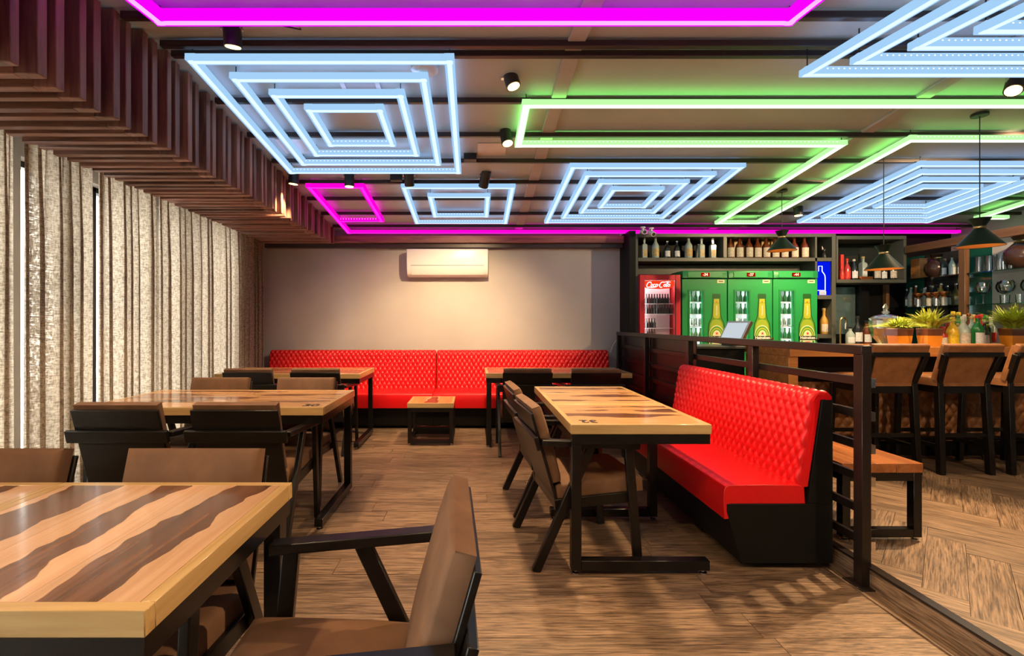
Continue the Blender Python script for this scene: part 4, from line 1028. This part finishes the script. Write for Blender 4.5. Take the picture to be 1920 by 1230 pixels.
    return [(xc+FS*(wx0+0.075+0.056*i), FY+FS*0.115, FZ+FS*z) for z in zr for i in (0, 1, 2)]
beer_me = MB().lathe([(0.022, 0), (0.024, 0.006), (0.024, 0.055), (0.010, 0.085), (0.009, 0.118), (0.011, 0.120), (0.010, 0.128)], 10).mesh('beer_bottle', GL['green'], True)
can_me = MB().lathe([(0.020, 0), (0.024, 0.006), (0.024, 0.092), (0.019, 0.10)], 10).mesh('drink_can', LB['silver'], True)
cola_me = MB().lathe([(0.017, 0), (0.019, 0.01), (0.016, 0.03), (0.019, 0.05), (0.008, 0.085), (0.0075, 0.112), (0.009, 0.118)], 10).mesh('cola_bottle', GL['dark'], True)
fr = [(2.864, 0.531, '-34', 'left of three', 'left'), (3.430, 0.526, '-37', 'middle of three', 'middle'), (3.990, 0.527, '-44', 'right of three', 'right')]
rowsn = ['bottom', 'second', 'third', 'fourth', 'top']
for (xc, w, tmp, lab, wh) in fr:
    for i, p in enumerate(green_fridge(xc, w, tmp, lab, 'green beer fridges')):
        r_ = i//3; me = can_me if r_ == 2 else beer_me
        o = put('drink_can' if r_ == 2 else 'beer_bottle', me, None, 0, p); o.scale = (FS, FS, FS)
        tag(o, '%s on the %s shelf inside the %s green fridge, %s one' % ('silver can' if r_ == 2 else 'green beer bottle', rowsn[r_], wh, ['left', 'middle', 'right'][i % 3]), 'can' if r_ == 2 else 'bottle', 'drinks inside the green fridges')
# red cola fridge
cf = thing('cola_fridge', 'red framed glass door drinks fridge at the left end of the fridges', 'fridge', (2.315, FY, FZ)); cf.scale = (FS, FS, FS)
w = 0.485; H = 1.838-ZF
RD = mat('red_fridge_paint', (0.66, 0.03, 0.04), 0.3)
shell(cf, w, 0.60, 0.06, H, RD)
dr = MB().box(-w/2, -w/2+0.06, 0, 0.05, 0.06, H).box(w/2-0.06, w/2, 0, 0.05, 0.06, H).box(-w/2+0.06, w/2-0.06, 0, 0.05, H-0.065, H).box(-w/2+0.06, w/2-0.06, 0, 0.05, 0.06, 0.30).build('door', RD, cf, bevel=0.006)
gx = w/2-0.06
MB().box(gx-0.012, gx, -0.003, 0.0, 0.30, H-0.065).build('gasket', M['blackpl'], dr)
MB().box(-gx, gx-0.012, 0.02, 0.024, 0.30, H-0.065).build('window_pane', M['glass'], dr)
MB().box(-gx-0.01, gx+0.01, 0.20, 0.21, 0.10, H-0.04).build('liner', FW, cf)
MB().cyl((-gx-0.004, 0.07, 0.35), (-gx-0.004, 0.07, H-0.08), 0.010, n=8).build('lamp_tube', FL, cf)
MB().cyl((-gx, 0.085, H-0.055), (gx, 0.085, H-0.055), 0.010, n=8).build('lamp_tube', FL, cf)
MB().bar((-w/2+0.005, -0.03, 0.62), (-w/2+0.005, -0.03, 0.82), 0.02, 0.03).build('handle', M['blackpl'], dr, bevel=0.004)
# illuminated header sign with script lettering
sg = MB().plate([(-gx, H-0.068), (-gx, H-0.150)]+[(-gx+(2*gx-0.014)*i/10, H-0.150-0.018*math.sin(math.pi*i/10*0.9+0.25)) for i in range(1, 10)]+[(gx-0.014, H-0.13), (gx-0.014, H-0.068)], 0.012, 0.004).build('header_sign', emit('sign_red', (0.85, 0.045, 0.01), 1.1), dr)
SW = emit('sign_white', (1, 1, 1), 1.3)
def stroke(pts, r=0.0042):
    q = []
    for x, z in pts: q.append((x + (z)*0.35, 0.008, z))
    return MB().tube([(x-0.012, y, z+H-0.117) for x, y, z in q], r, 6)
def arc(cx, cz, rx, rz, a0, a1, n=14): return [(cx+rx*math.cos(R(a0+(a1-a0)*i/n)), cz+rz*math.sin(R(a0+(a1-a0)*i/n))) for i in range(n+1)]
X0 = -0.145
for pts, rr in [
    (arc(X0+0.025, 0.0, 0.024, 0.032, 60, 300)+[(X0+0.07, -0.034), (X0+0.12, -0.026)], 0.0052), (arc(X0+0.025, 0.0, 0.024, 0.032, 60, 20, 4), 0.004),
    (arc(X0+0.062, -0.008, 0.011, 0.014, 0, 360), 0.0042), (arc(X0+0.090, -0.008, 0.011, 0.014, 50, 310), 0.0042), (arc(X0+0.116, -0.008, 0.011, 0.014, 0, 360), 0.0042), ([(X0+0.128, 0.006), (X0+0.127, -0.018), (X0+0.137, -0.02)], 0.004),
    ([(X0+0.138, -0.004), (X0+0.152, -0.004)], 0.004),
    (arc(X0+0.178, 0.0, 0.024, 0.032, 60, 300), 0.0052), ([(X0+0.190, 0.028), (X0+0.23, 0.036), (X0+0.27, 0.030)], 0.004),
    (arc(X0+0.214, -0.008, 0.011, 0.014, 0, 360), 0.0042), (arc(X0+0.238, 0.004, 0.007, 0.030, 0, 330), 0.004), (arc(X0+0.262, -0.008, 0.011, 0.014, 0, 360), 0.0042), ([(X0+0.274, 0.006), (X0+0.273, -0.018), (X0+0.283, -0.02)], 0.004)]:
    stroke(pts, rr).build('script_letter', SW, dr)
shelfz = [(1.500-ZF, 9, 'cola', 'top'), (1.375-ZF, 10, 'cola', 'second'), (1.205-ZF, 4, 'cola', 'third'), (1.085-ZF, 4, 'cola', 'fourth'), (0.955-ZF, 6, 'can', 'lowest visible')]
ordn = ['first', 'second', 'third', 'fourth', 'fifth', 'sixth', 'seventh', 'eighth', 'ninth', 'tenth']
cans = [LB['green'], LB['silver'], LB['green'], mat('blue_can', (0.02, 0.10, 0.45), 0.3), LB['silver'], LB['green']]
for z, n, kd, nm in shelfz:
    MB().box(-gx-0.008, gx+0.008, 0.09, 0.198, z-0.006, z).build('wire_shelf', FW, cf)
    for i in range(n):
        x = 2.315 + FS*(-gx + 0.062 + i*0.0325)
        if kd == 'cola': o = put('cola_bottle', cola_me, None, 0, (x, FY+FS*0.125, FZ+FS*z))
        else:
            o = put('drink_can', can_me.copy(), None, 0, (x+0.01+i*0.012, FY+FS*0.125, FZ+FS*z)); o.data.materials.clear(); o.data.materials.append(cans[i])
        o.scale = (FS, FS, FS)
        tag(o, '%s %s from the left on the %s shelf inside the red fridge' % (ordn[i], 'dark cola bottle' if kd == 'cola' else 'drink can', nm), 'bottle' if kd == 'cola' else 'can', 'drinks inside the red fridge')

# ------------------------------------------------------------------ wall cabinet right of the shelf
wc = thing('wall_cabinet', 'black open box cabinet with spirits on the wall right of the fridges', 'cabinet', (4.98, 6.1, 1.77))
for (a, b_, z0, z1, nm) in ((4.54, 5.42, 2.315, 2.36, 'top_board'), (4.54, 5.42, 1.77, 1.812, 'bottom_board'), (5.385, 5.42, 1.813, 2.314, 'side_board'), (4.54, 4.565, 1.813, 2.314, 'side_board')):
    sub(a, b_, 5.95, 6.30, z0, z1, nm, M['shelf'], wc)
sub(4.566, 5.384, 6.29, 6.30, 1.813, 2.314, 'back_mirror', mat('dark_mirror', (0.10, 0.12, 0.11), 0.06, metal=0.9), wc, 0)
for xp, h, r, gl, lb, cp, kd, lab in [
    (1578, 0.20, 0.030, 'red', 'red', 'red', 'round', 'slim red bottle at the left of the wall cabinet'),
    (1588, 0.28, 0.038, 'red', 'red', 'red', 'round', 'tall red bottle with patterned label in the wall cabinet'),
    (1601, 0.27, 0.040, 'dark', 'white', 'cream', 'round', 'dark bottle with white label in the wall cabinet'),
    (1618, 0.26, 0.045, 'clear', 'white', 'gold', 'square', 'square clear bottle with white label on the wooden stand'),
    (1643, 0.28, 0.045, 'dark', 'cream', 'gold', 'bulb', 'black bottle with oval cream label left in the cabinet'),
    (1656, 0.25, 0.038, 'dark', 'white', 'gold', 'round', 'black bottle with white lettering behind the pendant lamp'),
    (1673, 0.28, 0.045, 'dark', 'cream', 'gold', 'bulb', 'black bottle with oval cream label at the cabinet right end')]:
    p = px(xp, 520, 6.08); z = 1.813 + (0.045 if xp == 1618 else 0)
    bottle(lab, 'spirits in the wall cabinet', (p.x, 6.08, z), h, r, gl, lb, cp, kind=kd)
p = px(1621, 520, 6.06)
tag(MB().box(-0.075, 0.075, -0.05, 0.05, 0, 0.044).build('bottle_stand', LB['copper'], bevel=0.003, loc=(p.x, 6.07, 1.813)), 'small copper coloured block under a clear bottle in the cabinet', 'stand')
tag(MB().box(-0.02, 0.02, -0.03, 0.03, 0, 0.33).build('red_box', LB['red'], bevel=0.002, loc=(px(1571, 500, 6.1).x+0.035, 6.1, 1.813)), 'narrow dark red box at the left end of the wall cabinet', 'box')
# mirror and back counter under it
struct(MB().box(4.54, 5.05, 6.29, 6.315, 1.12, 1.74).build('window_mirror', mat('teal_mirror', (0.34, 0.52, 0.52), 0.10, metal=0.8)))
bc = thing('back_counter', 'black work counter under the mirror behind the bar', 'counter', (5.1, 6.0, PH))
MB().box(-0.56, 0.28, -0.28, 0.30, 0.0, 0.86).build('carcass', M['lam'], bc)
MB().box(-0.56, 0.28, -0.30, 0.30, 0.861, 0.895).build('worktop', M['shelf'], bc, bevel=0.003)
MB().box(-0.30, -0.02, -0.305, -0.285, 0.80, 0.83).build('wood_handle', M['oak'], bc)
p = px(1573, 640, 5.75)
fc = thing('tall_tap', 'tall curved brass tap behind the bar under the mirror', 'tap', (p.x+0.04, 5.78, 0.995))
MB().tube([(0, 0, 0), (0, 0, 0.30)]+[(0.035-0.035*math.cos(R(a)), 0, 0.30+0.04*math.sin(R(a))) for a in range(20, 181, 20)]+[(0.07, 0, 0.27)], 0.010, 8).build('spout', M['brass'], fc, smooth=True)
MB().cyl((0.07, 0, 0.20), (0.07, 0, 0.27), 0.016, n=10).build('spray_head', M['chrome'], fc, smooth=True)
for k, (xp, gl) in enumerate([(1614, 'dark'), (1631, 'amber'), (1600, 'clear')]):
    p = px(xp, 640, 6.0); bottle(['black bottle on the back counter under the mirror', 'amber bottle on the back counter under the mirror', 'clear bottle on the back counter by the tap'][k], 'spirits behind the bar', (p.x, 6.05, 0.996), [0.36, 0.30, 0.22][k], 0.05, gl, 'white', 'black')
struct(MB().box(5.06, 5.16, 6.20, YB, PH, 1.77).build('trim_40', M['lam']))

# ------------------------------------------------------------------ glass rack along the right
RX = 5.42
rk = thing('glass_rack', 'wood framed rack with glass shelves along the right side of the bar', 'shelf', (5.55, 4.9, PH))
rw = wood('rack_wood', (0.20, 0.10, 0.045), (0.11, 0.05, 0.022), rough=0.35, axis='Y', rnd=0.1)
rwz = wood('rack_wood_z', (0.20, 0.10, 0.045), (0.11, 0.05, 0.022), rough=0.35, axis='Z', rnd=0.1)
def rs(x0, x1, y0, y1, z0, z1, name, m, bev=0.003): return sub(x0, x1, y0, y1, z0, z1, name, m, rk, bev)
rs(RX-0.04, RX+0.02, 3.90, 5.935, 2.135, 2.225, 'beam', rw)
for yy in (5.26, 3.95): rs(RX-0.02, RX+0.035, yy-0.035, yy+0.035, PH, 2.134, 'post', rwz)
rs(RX+0.01, RX+0.05, 6.25, 6.31, PH, 2.134, 'post', rwz)
gsh = []
for z in (1.815, 1.468):
    for a, b_ in ((5.30, 6.24), (4.0, 5.22)):
        rs(RX, 5.735, a, b_, z-0.010, z, 'glass_shelf', M['shelfglass'], 0)
rs(5.74, 5.755, 5.53, 6.05, PH, 2.13, 'mirror_panel', mat('smoked_mirror', (0.62, 0.70, 0.70), 0.04, metal=0.95), 0)
rs(5.74, 5.755, 5.26, 5.529, PH, 2.13, 'green_panel', mat('green_glass_panel', (0.012, 0.10, 0.07), 0.08, spec=0.8), 0)
rs(5.74, 5.755, 6.051, 6.31, PH, 2.13, 'green_panel', bpy.data.materials['green_glass_panel'], 0)
rs(5.74, 5.755, 3.90, 5.259, PH, 2.13, 'grey_panel', M['wall'], 0)
def on_rack(xp, x=5.58): return (x, x*FPX/(xp-889))
# left bay, upper shelf
tag(MB().box(-0.05, 0.05, -0.06, 0.06, 0, 0.26).build('wooden_box', M['oak'], bevel=0.003, loc=(*on_rack(1723, 5.62), 1.816)), 'upright orange wooden box on the upper rack shelf', 'box')
def jug(label, loc, s):
    t = thing('ceramic_jug', label, 'jug', loc, group='round dark jugs on the rack')
    MB().lathe([(0.06*s, 0), (0.10*s, 0.03*s), (0.125*s, 0.10*s), (0.115*s, 0.16*s), (0.07*s, 0.215*s), (0.05*s, 0.235*s), (0.05*s, 0.25*s), (0.075*s, 0.29*s), (0.07*s, 0.29*s), (0.045*s, 0.25*s)], 20).build('body', mat('jug_glaze', (0.045, 0.018, 0.012), 0.25), t, smooth=True)
    MB().lathe([(0.053*s, 0.232*s), (0.058*s, 0.24*s), (0.053*s, 0.252*s)], 20).build('collar', M['brass'], t, smooth=True)
jug('dark round jug with gold collar beside the wooden box on the rack', (*on_rack(1756, 5.58), 1.816), 0.95)
jug('large dark brown jug at the right picture edge on the rack', (5.57, 4.82, 1.816), 1.15)
for k, xp in enumerate([1776, 1785, 1790]):
    p = on_rack(xp, 5.6); bottle('%s slim dark bottle left of the rack post on the upper shelf' % ['first', 'second', 'third'][k], 'slim bottles on the rack', (p[0]+(k-1)*0.05, p[1], 1.816), 0.24, 0.03, 'dark' if k != 1 else 'clear', 'white', 'black')
# left bay, lower shelf: copper cups and bottles
for k, xp in enumerate([1722, 1742, 1756, 1771]):
    x, y_ = on_rack(xp, 5.52)
    t = thing('copper_goblet', '%s copper goblet from the left on the lower rack shelf' % ordn[k], 'cup', (x, y_, 1.469), group='copper goblets on the rack')
    MB().lathe([(0.028, 0), (0.028, 0.09), (0.02, 0.10)], 12).build('base', LB['cream'] if k % 2 else LB['silver'], t, smooth=True)
    MB().lathe([(0.012, 0.101), (0.04, 0.125), (0.055, 0.155), (0.05, 0.165), (0.0, 0.165)], 14).build('bowl', LB['copper'], t, smooth=True)
for k, xp in enumerate([1700, 1708, 1717, 1733, 1748, 1764]):
    x, y_ = on_rack(xp, 5.65); bottle('%s bottle from the left in the rear row of the lower rack shelf' % ordn[k], 'bottles on the lower rack shelf', (x, y_, 1.469), 0.24+0.02*(k % 3), 0.035, ['dark', 'clear', 'amber', 'clear', 'dark', 'gold'][k], ['white', 'cream', 'white', 'gold', 'white', 'cream'][k], 'silver')
# drinking glasses
def glass(kind, label, loc, group):
    t = thing(kind, label, 'glass', loc, group=group)
    if kind == 'highball_glass':
        MB().lathe([(0.026, 0), (0.030, 0.165), (0.028, 0.165), (0.024, 0.012), (0, 0.012)], 14).build('bowl', M['glass2'], t, smooth=True)
    elif kind == 'tumbler':
        MB().lathe([(0.034, 0), (0.038, 0.085), (0.036, 0.085), (0.031, 0.012), (0, 0.012)], 14).build('bowl', M['glass2'], t, smooth=True)
    else:
        MB().lathe([(0.040, 0), (0.038, 0.004), (0.006, 0.010), (0.006, 0.095), (0.012, 0.105)], 14).build('stem', M['glass2'], t, smooth=True)
        MB().lathe([(0.012, 0.106), (0.045, 0.125), (0.062, 0.165), (0.060, 0.20), (0.046, 0.235), (0.044, 0.235), (0.058, 0.198), (0.058, 0.165), (0.04, 0.128), (0, 0.115)], 16).build('bowl', M['glass2'], t, smooth=True)
M['glass2'] = glassy('drinking_glass', (0.93, 0.97, 0.96), 0.35, rough=0.06, edge=0.22)
for k in range(8):
    x = 5.50 + 0.075*(k % 2)*2 - 0.02; y_ = 5.15 - 0.052*k
    glass('highball_glass', '%s tall glass from the post on the upper rack shelf' % ordn[k], (x, y_, 1.816), 'tall glasses on the rack')
for k in range(4): glass('tumbler', '%s short tumbler between tall glasses and brown jug on the upper shelf' % ordn[k], (5.50+0.09*(k % 2), 5.05-0.06*k, 1.816) if k > 1 else (5.64, 5.03-0.1*k, 1.816), 'short tumblers on the upper shelf')
for k in range(5): glass('balloon_glass', '%s balloon wine glass from the post on the lower rack shelf' % ordn[k], (5.50 + (0.13 if k % 2 else 0.0), 5.13-0.115*k + (0.03 if k % 2 else 0), 1.469), 'balloon wine glasses on the rack')
for k in range(6): glass('tumbler', '%s short tumbler right of the balloon glasses on the lower shelf' % ordn[k], (5.48+0.1*(k % 2), 4.90-0.07*k if k % 2 == 0 else 4.78-0.05*k, 1.469), 'short tumblers on the lower shelf')

# ------------------------------------------------------------------ things on the bar
jar = thing('crystal_jar', 'cut crystal jar with pointed lid on the bar', 'jar', (3.83, 4.42, BZ))
MB().lathe([(0.05, 0), (0.055, 0.008), (0.06, 0.02), (0.105, 0.08), (0.122, 0.15), (0.122, 0.225), (0.118, 0.235)], 18).build('bowl', M['crystal'], jar)
MB().lathe([(0.124, 0.236), (0.124, 0.246), (0.09, 0.266), (0.05, 0.280), (0.018, 0.287), (0.035, 0.302), (0.018, 0.317), (0.012, 0.322), (0.024, 0.345), (0.012, 0.37), (0, 0.385)], 14).build('lid', M['crystal'], jar)
PLm = mat('plant_leaf', (0.42, 0.46, 0.05), 0.5, var=0.4, vscale=30)
PLm2 = mat('fern_leaf', (0.36, 0.44, 0.04), 0.5, var=0.4, vscale=40)
AMB = mat('amber_pressed_glass', (0.75, 0.27, 0.02), 0.15, spec=0.8, bump=0.6, bscale=45)
BRW = mat('brown_pressed_glass', (0.14, 0.045, 0.015), 0.12, spec=0.9, bump=0.8, bscale=50)
SOIL = mat('soil', (0.03, 0.02, 0.012), 0.9)
def planter(label, x, y_, w, h, seed, leaf, nl, ll, spread, wide):
    rg = random.Random(seed)
    t = thing('potted_plant', label, 'plant', (x, y_, BZ), group='plants in amber glass boxes on the bar')
    def fr_(a, z0, z1, m, nm):
        MB().add([(sx*(a+(w-a)*z), sy*(a+(w-a)*z)*0.8, z*h) for z in (z0, z1) for sx, sy in ((-1,-1),(1,-1),(1,1),(-1,1))],
            [(3,2,1,0),(4,5,6,7),(0,1,5,4),(1,2,6,5),(2,3,7,6),(3,0,4,7)]).build(nm, m, t)
    fr_(w*0.80, 0.0, 0.58, AMB, 'lower_band'); fr_(w*0.80, 0.581, 0.95, BRW, 'upper_band'); fr_(w*0.80, 0.951, 1.0, M['brass'], 'rim')
    P = MB()
    for i in range(nl):
        a = rg.uniform(0, 2*math.pi); l = ll*rg.uniform(0.6, 1.1); lean_ = rg.uniform(0.15, spread); bw = wide*rg.uniform(0.7, 1.2)
        bx, by = rg.uniform(-w*0.6, w*0.6), rg.uniform(-w*0.5, w*0.5)
        d = Vector((math.cos(a), math.sin(a), 0)); sd = Vector((-d.y, d.x, 0)); V = []; n = 5
        for q in range(n+1):
            f = q/n; c = Vector((bx, by, h*0.9)) + d*(lean_*l*f**1.4) + Vector((0, 0, l*(f-0.45*lean_*f*f)))
            ww = bw*math.sin(math.pi*(0.12+0.88*f))**0.8 if q < n else 0.0005
            V += [c-sd*ww, c+Vector((0, 0, ww*0.3)), c+sd*ww]
        P.add(V, [(3*q+j, 3*q+j+1, 3*q+j+4, 3*q+j+3) for q in range(n) for j in (0, 1)])
    tag(P.build('foliage', leaf, t, smooth=True, ang=2.0), None, None, None, 'stuff')
planter('feathery yellow green plant in amber glass box beside the crystal jar', 3.72, 4.15, 0.072, 0.155, 1, PLm2, 320, 0.13, 1.9, 0.005)
planter('leafy yellow green plant in amber glass box left of the bar bottles', 4.03, 4.20, 0.072, 0.155, 2, PLm, 190, 0.22, 1.3, 0.010)
planter('tall bright green plant in amber glass box at the right picture edge', 4.77, 4.20, 0.074, 0.155, 3, PLm2, 320, 0.25, 1.3, 0.007)
planter('low yellow plant in amber glass box right of the bar bottles', 4.66, 4.42, 0.07, 0.15, 4, PLm, 160, 0.12, 1.7, 0.007)
bb = [(1757, 4.20, 0.13, 0.022, 'red', 'red', 'black', 'small red bottle at the left of the bar bottles'),
      (1768, 4.18, 0.17, 0.030, 'red', 'cream', 'red', 'short bottle with cream label on the bar, front row left'),
      (1786, 4.18, 0.25, 0.042, 'yellow', 'yellow', 'yellow', 'yellow bottle with yellow label on the bar'),
      (1806, 4.18, 0.26, 0.046, 'clear', 'cream', 'white', 'clear bottle with wide cream label in the middle of the bar'),
      (1822, 4.22, 0.26, 0.036, 'clear', 'white', 'gold', 'narrow clear bottle with white label on the bar'),
      (1833, 4.17, 0.27, 0.042, 'green', 'white', 'red', 'green bottle with round white label on the bar'),
      (1772, 4.36, 0.27, 0.045, 'dark', 'cream', 'black', 'dark bottle with cream label in the rear row of the bar'),
      (1787, 4.42, 0.31, 0.038, 'amber', 'gold', 'yellow', 'amber bottle with yellow cap in the rear row of the bar'),
      (1797, 4.34, 0.30, 0.036, 'green', 'yellow', 'yellow', 'green bottle with tall yellow cap in the rear row of the bar'),
      (1809, 4.44, 0.28, 0.040, 'clear', 'white', 'cream', 'clear bottle with cream cap in the rear row of the bar'),
      (1824, 4.38, 0.28, 0.042, 'gold', 'gold', 'gold', 'golden bottle with gold cap in the rear row of the bar'),
      (1838, 4.34, 0.28, 0.040, 'red', 'red', 'red', 'red capped bottle in the rear row of the bar'),
      (1847, 4.42, 0.27, 0.038, 'green', 'green', 'green', 'green capped bottle in the rear row of the bar'),
      (1762, 4.30, 0.22, 0.032, 'red', 'white', 'white', 'red bottle with white cap between plant and dark bottle'),
      (1796, 4.20, 0.20, 0.026, 'gold', 'cream', 'gold', 'slim golden bottle between the yellow and the clear bottle'),
      (1776, 4.24, 0.23, 0.030, 'red', 'red', 'black', 'reddish bottle behind the small cream label bottle'),
      (1816, 4.30, 0.29, 0.034, 'amber', 'gold', 'copper', 'amber bottle with copper cap in the middle row of the bar'),
      (1846, 4.24, 0.22, 0.030, 'dark', 'silver', 'silver', 'dark bottle with silver label right of the green bottle'),
      (1858, 4.46, 0.26, 0.036, 'clear', 'red', 'white', 'bottle with red and white cap in the rear row of the bar')]
for (xp, y_, h, r, gl, lb, cp, lab) in bb:
    bottle(lab, 'bottles standing on the bar', (px(xp, 640, y_).x, y_, BZ), h, r, gl, lb, cp, kind='round', lh=(0.12, 0.52))

# ------------------------------------------------------------------ pendant lamps
SH = mat('dark_green_shade', (0.006, 0.016, 0.010), 0.42, spec=0.25)
GIN = mat('gold_shade_lining', (0.80, 0.38, 0.10), 0.4)
def pendant(xp, yb, wpx, label, dia=0.27):
    d = dia*FPX/wpx; p = px(xp, yb, d); r = dia/2
    zc = ledz(d)+CG
    t = thing('pendant_lamp', label, 'lamp', (p.x, d, p.z), group='green cone pendants over the bar')
    hc = 0.72*r*1.35
    MB().lathe([(r, 0.0), (r*0.25, hc)], 28).build('shade', SH, t, smooth=True).data
    # lower cone as an open shell with lining
    sh = [c for c in t.children if c.name.startswith('shade')][0]
    me = MB()
    n = 28
    for k_, (pr) in enumerate([[(r, 0.0), (r*0.24, hc)]]): me.lathe(pr, n)
    me.f = [f for f in me.f if len(f) == 4]
    old = sh.data; nm = me.mesh('shade', SH, True); sh.data = nm; bpy.data.meshes.remove(old)
    li = MB().lathe([(r*0.97, 0.002), (r*0.22, hc-0.006)], n); li.f = [f for f in li.f if len(f) == 4]
    put('lining', li.mesh('lining', GIN, True), t)
    MB().lathe([(r*0.24, hc), (r*0.26, hc+0.004), (r*0.26, hc+0.012), (r*0.24, hc+0.016)], 20).build('collar', M['brass'], t, smooth=True)
    MB().lathe([(r*0.24, hc+0.017), (r*0.46, hc+0.017+r*0.42)], 24).build('top_cone', SH, t, smooth=True)
    MB().cyl((0, 0, hc+0.017+r*0.42), (0, 0, zc-p.z), 0.0035, n=6).build('cord', M['blackpl'], t)
    MB().lathe([(0.05, zc-p.z-0.022), (0.05, zc-p.z-0.002)], 16).build('ceiling_rose', M['blackpl'], t, smooth=True)
    MB().lathe([(0.0, 0.02), (0.026, 0.035), (0.03, 0.055), (0.018, 0.085)], 12).build('bulb', emit('warm_bulb_%d' % xp, (1.0, 0.62, 0.25), 6.0), t, smooth=True)
    ld = bpy.data.lights.new('pendant_light', 'SPOT'); ld.energy = 45; ld.color = (1.0, 0.68, 0.36); ld.spot_size = R(130); ld.spot_blend = 0.6; ld.shadow_soft_size = 0.03
    lo = bpy.data.objects.new('pendant_light', ld); COL.objects.link(lo); lo.parent = t; lo.location = (0, 0, 0.01)
pendant(1466, 470, 49, 'dark green cone pendant in front of the rum bottles')
pendant(1657, 505, 59, 'dark green cone pendant in front of the wall cabinet')
pendant(1837, 462, 69, 'dark green cone pendant nearest the right picture edge')

# ------------------------------------------------------------------ air conditioner
ac = thing('air_conditioner', 'white split air conditioner on the grey back wall', 'air conditioner', (-0.345, YB, 1.87))
prof = [(0, 0.0), (-0.12, 0.0), (-0.17, 0.025), (-0.205, 0.08), (-0.215, 0.14), (-0.215, 0.335), (-0.205, 0.352), (0, 0.352)]
MB().prism_x(prof, -0.525, 0.525).build('body', M['white'], ac, bevel=0.012, seg=3)
MB().prism_x([(-0.175, 0.020), (-0.209, 0.075), (-0.219, 0.135), (-0.214, 0.136), (-0.20, 0.075), (-0.165, 0.022)], -0.465, 0.465).build('louvre', M['white'], ac, bevel=0.002)
MB().box(-0.47, 0.47, -0.2165, -0.214, 0.136, 0.141).build('louvre_gap', M['blackpl'], ac)
MB().box(0.20, 0.36, -0.2165, -0.2145, 0.162, 0.170).build('display_strip', mat('silver_strip', (0.85, 0.85, 0.85), 0.2), ac)

# ------------------------------------------------------------------ ceiling details
def ceil_box(name, label, cat, x0, x1, y0, y1, t_, m, group=None, drop=0.0, frame=None):
    o = thing(name, label, cat, ((x0+x1)/2, (y0+y1)/2, ledz((y0+y1)/2)+CG-drop), group=group)
    sl = -math.atan(0.1124); w = x1-x0; l = y1-y0
    MB().box(-w/2, w/2, -l/2, l/2, -t_, -0.002).build('body', m, o, bevel=0.003, seg=1, rot=(sl, 0, 0))
    if frame:
        f = MB().box(-w/2, w/2, -l/2, -l/2+0.03, -t_-0.008, -t_-0.0005).box(-w/2, w/2, l/2-0.03, l/2, -t_-0.008, -t_-0.0005).box(-w/2, -w/2+0.03, -l/2+0.03, l/2-0.03, -t_-0.008, -t_-0.0005).box(w/2-0.03, w/2, -l/2+0.03, l/2-0.03, -t_-0.008, -t_-0.0005)
        f.build('frame', frame, o, rot=(sl, 0, 0))
ceil_box('access_panel', 'grey framed access panel in the ceiling above the large blue squares', 'panel', -0.88, -0.62, 3.02, 3.25, 0.006, M['beam'], frame=M['white'])
ceil_box('ceiling_plate', 'white blank ceiling plate by the slats inside the large blue squares', 'panel', -1.62, -1.40, 3.85, 4.10, 0.006, M['white'])
ceil_box('ceiling_plate', 'white blank ceiling plate left of the green line corner', 'panel', 0.03, 0.27, 3.92, 4.14, 0.006, M['white'])
ceil_box('junction_box', 'black box on the ceiling rail near the blue square corner', 'box', -0.09, 0.02, 4.09, 4.15, 0.06, M['blackpl'], 'black boxes on the ceiling', 0.0)
ceil_box('junction_box', 'black box on the ceiling rail between two dark spotlights', 'box', -0.80, -0.69, 4.52, 4.57, 0.06, M['blackpl'], 'black boxes on the ceiling', 0.0)
sd_ = thing('smoke_detector', 'round white ceiling disc at the corner of the large blue squares', 'detector', (-0.31, 2.97, ledz(2.97)+CG))
MB().lathe([(0.085, -0.002), (0.085, -0.018), (0.06, -0.034), (0.0, -0.036)], 20).build('body', M['white'], sd_, smooth=True)
tag(MB().tube([(-1.05+0.05*math.sin(i*0.5)+0.02*i, 2.5+0.004*i, ledz(2.5)+CG-0.02-0.018*math.sin(i*0.42)) for i in range(8)], 0.004, 6).build('ceiling_cable', M['blackpl']), 'short black cable hanging from the ceiling by the left spotlight', 'cable')
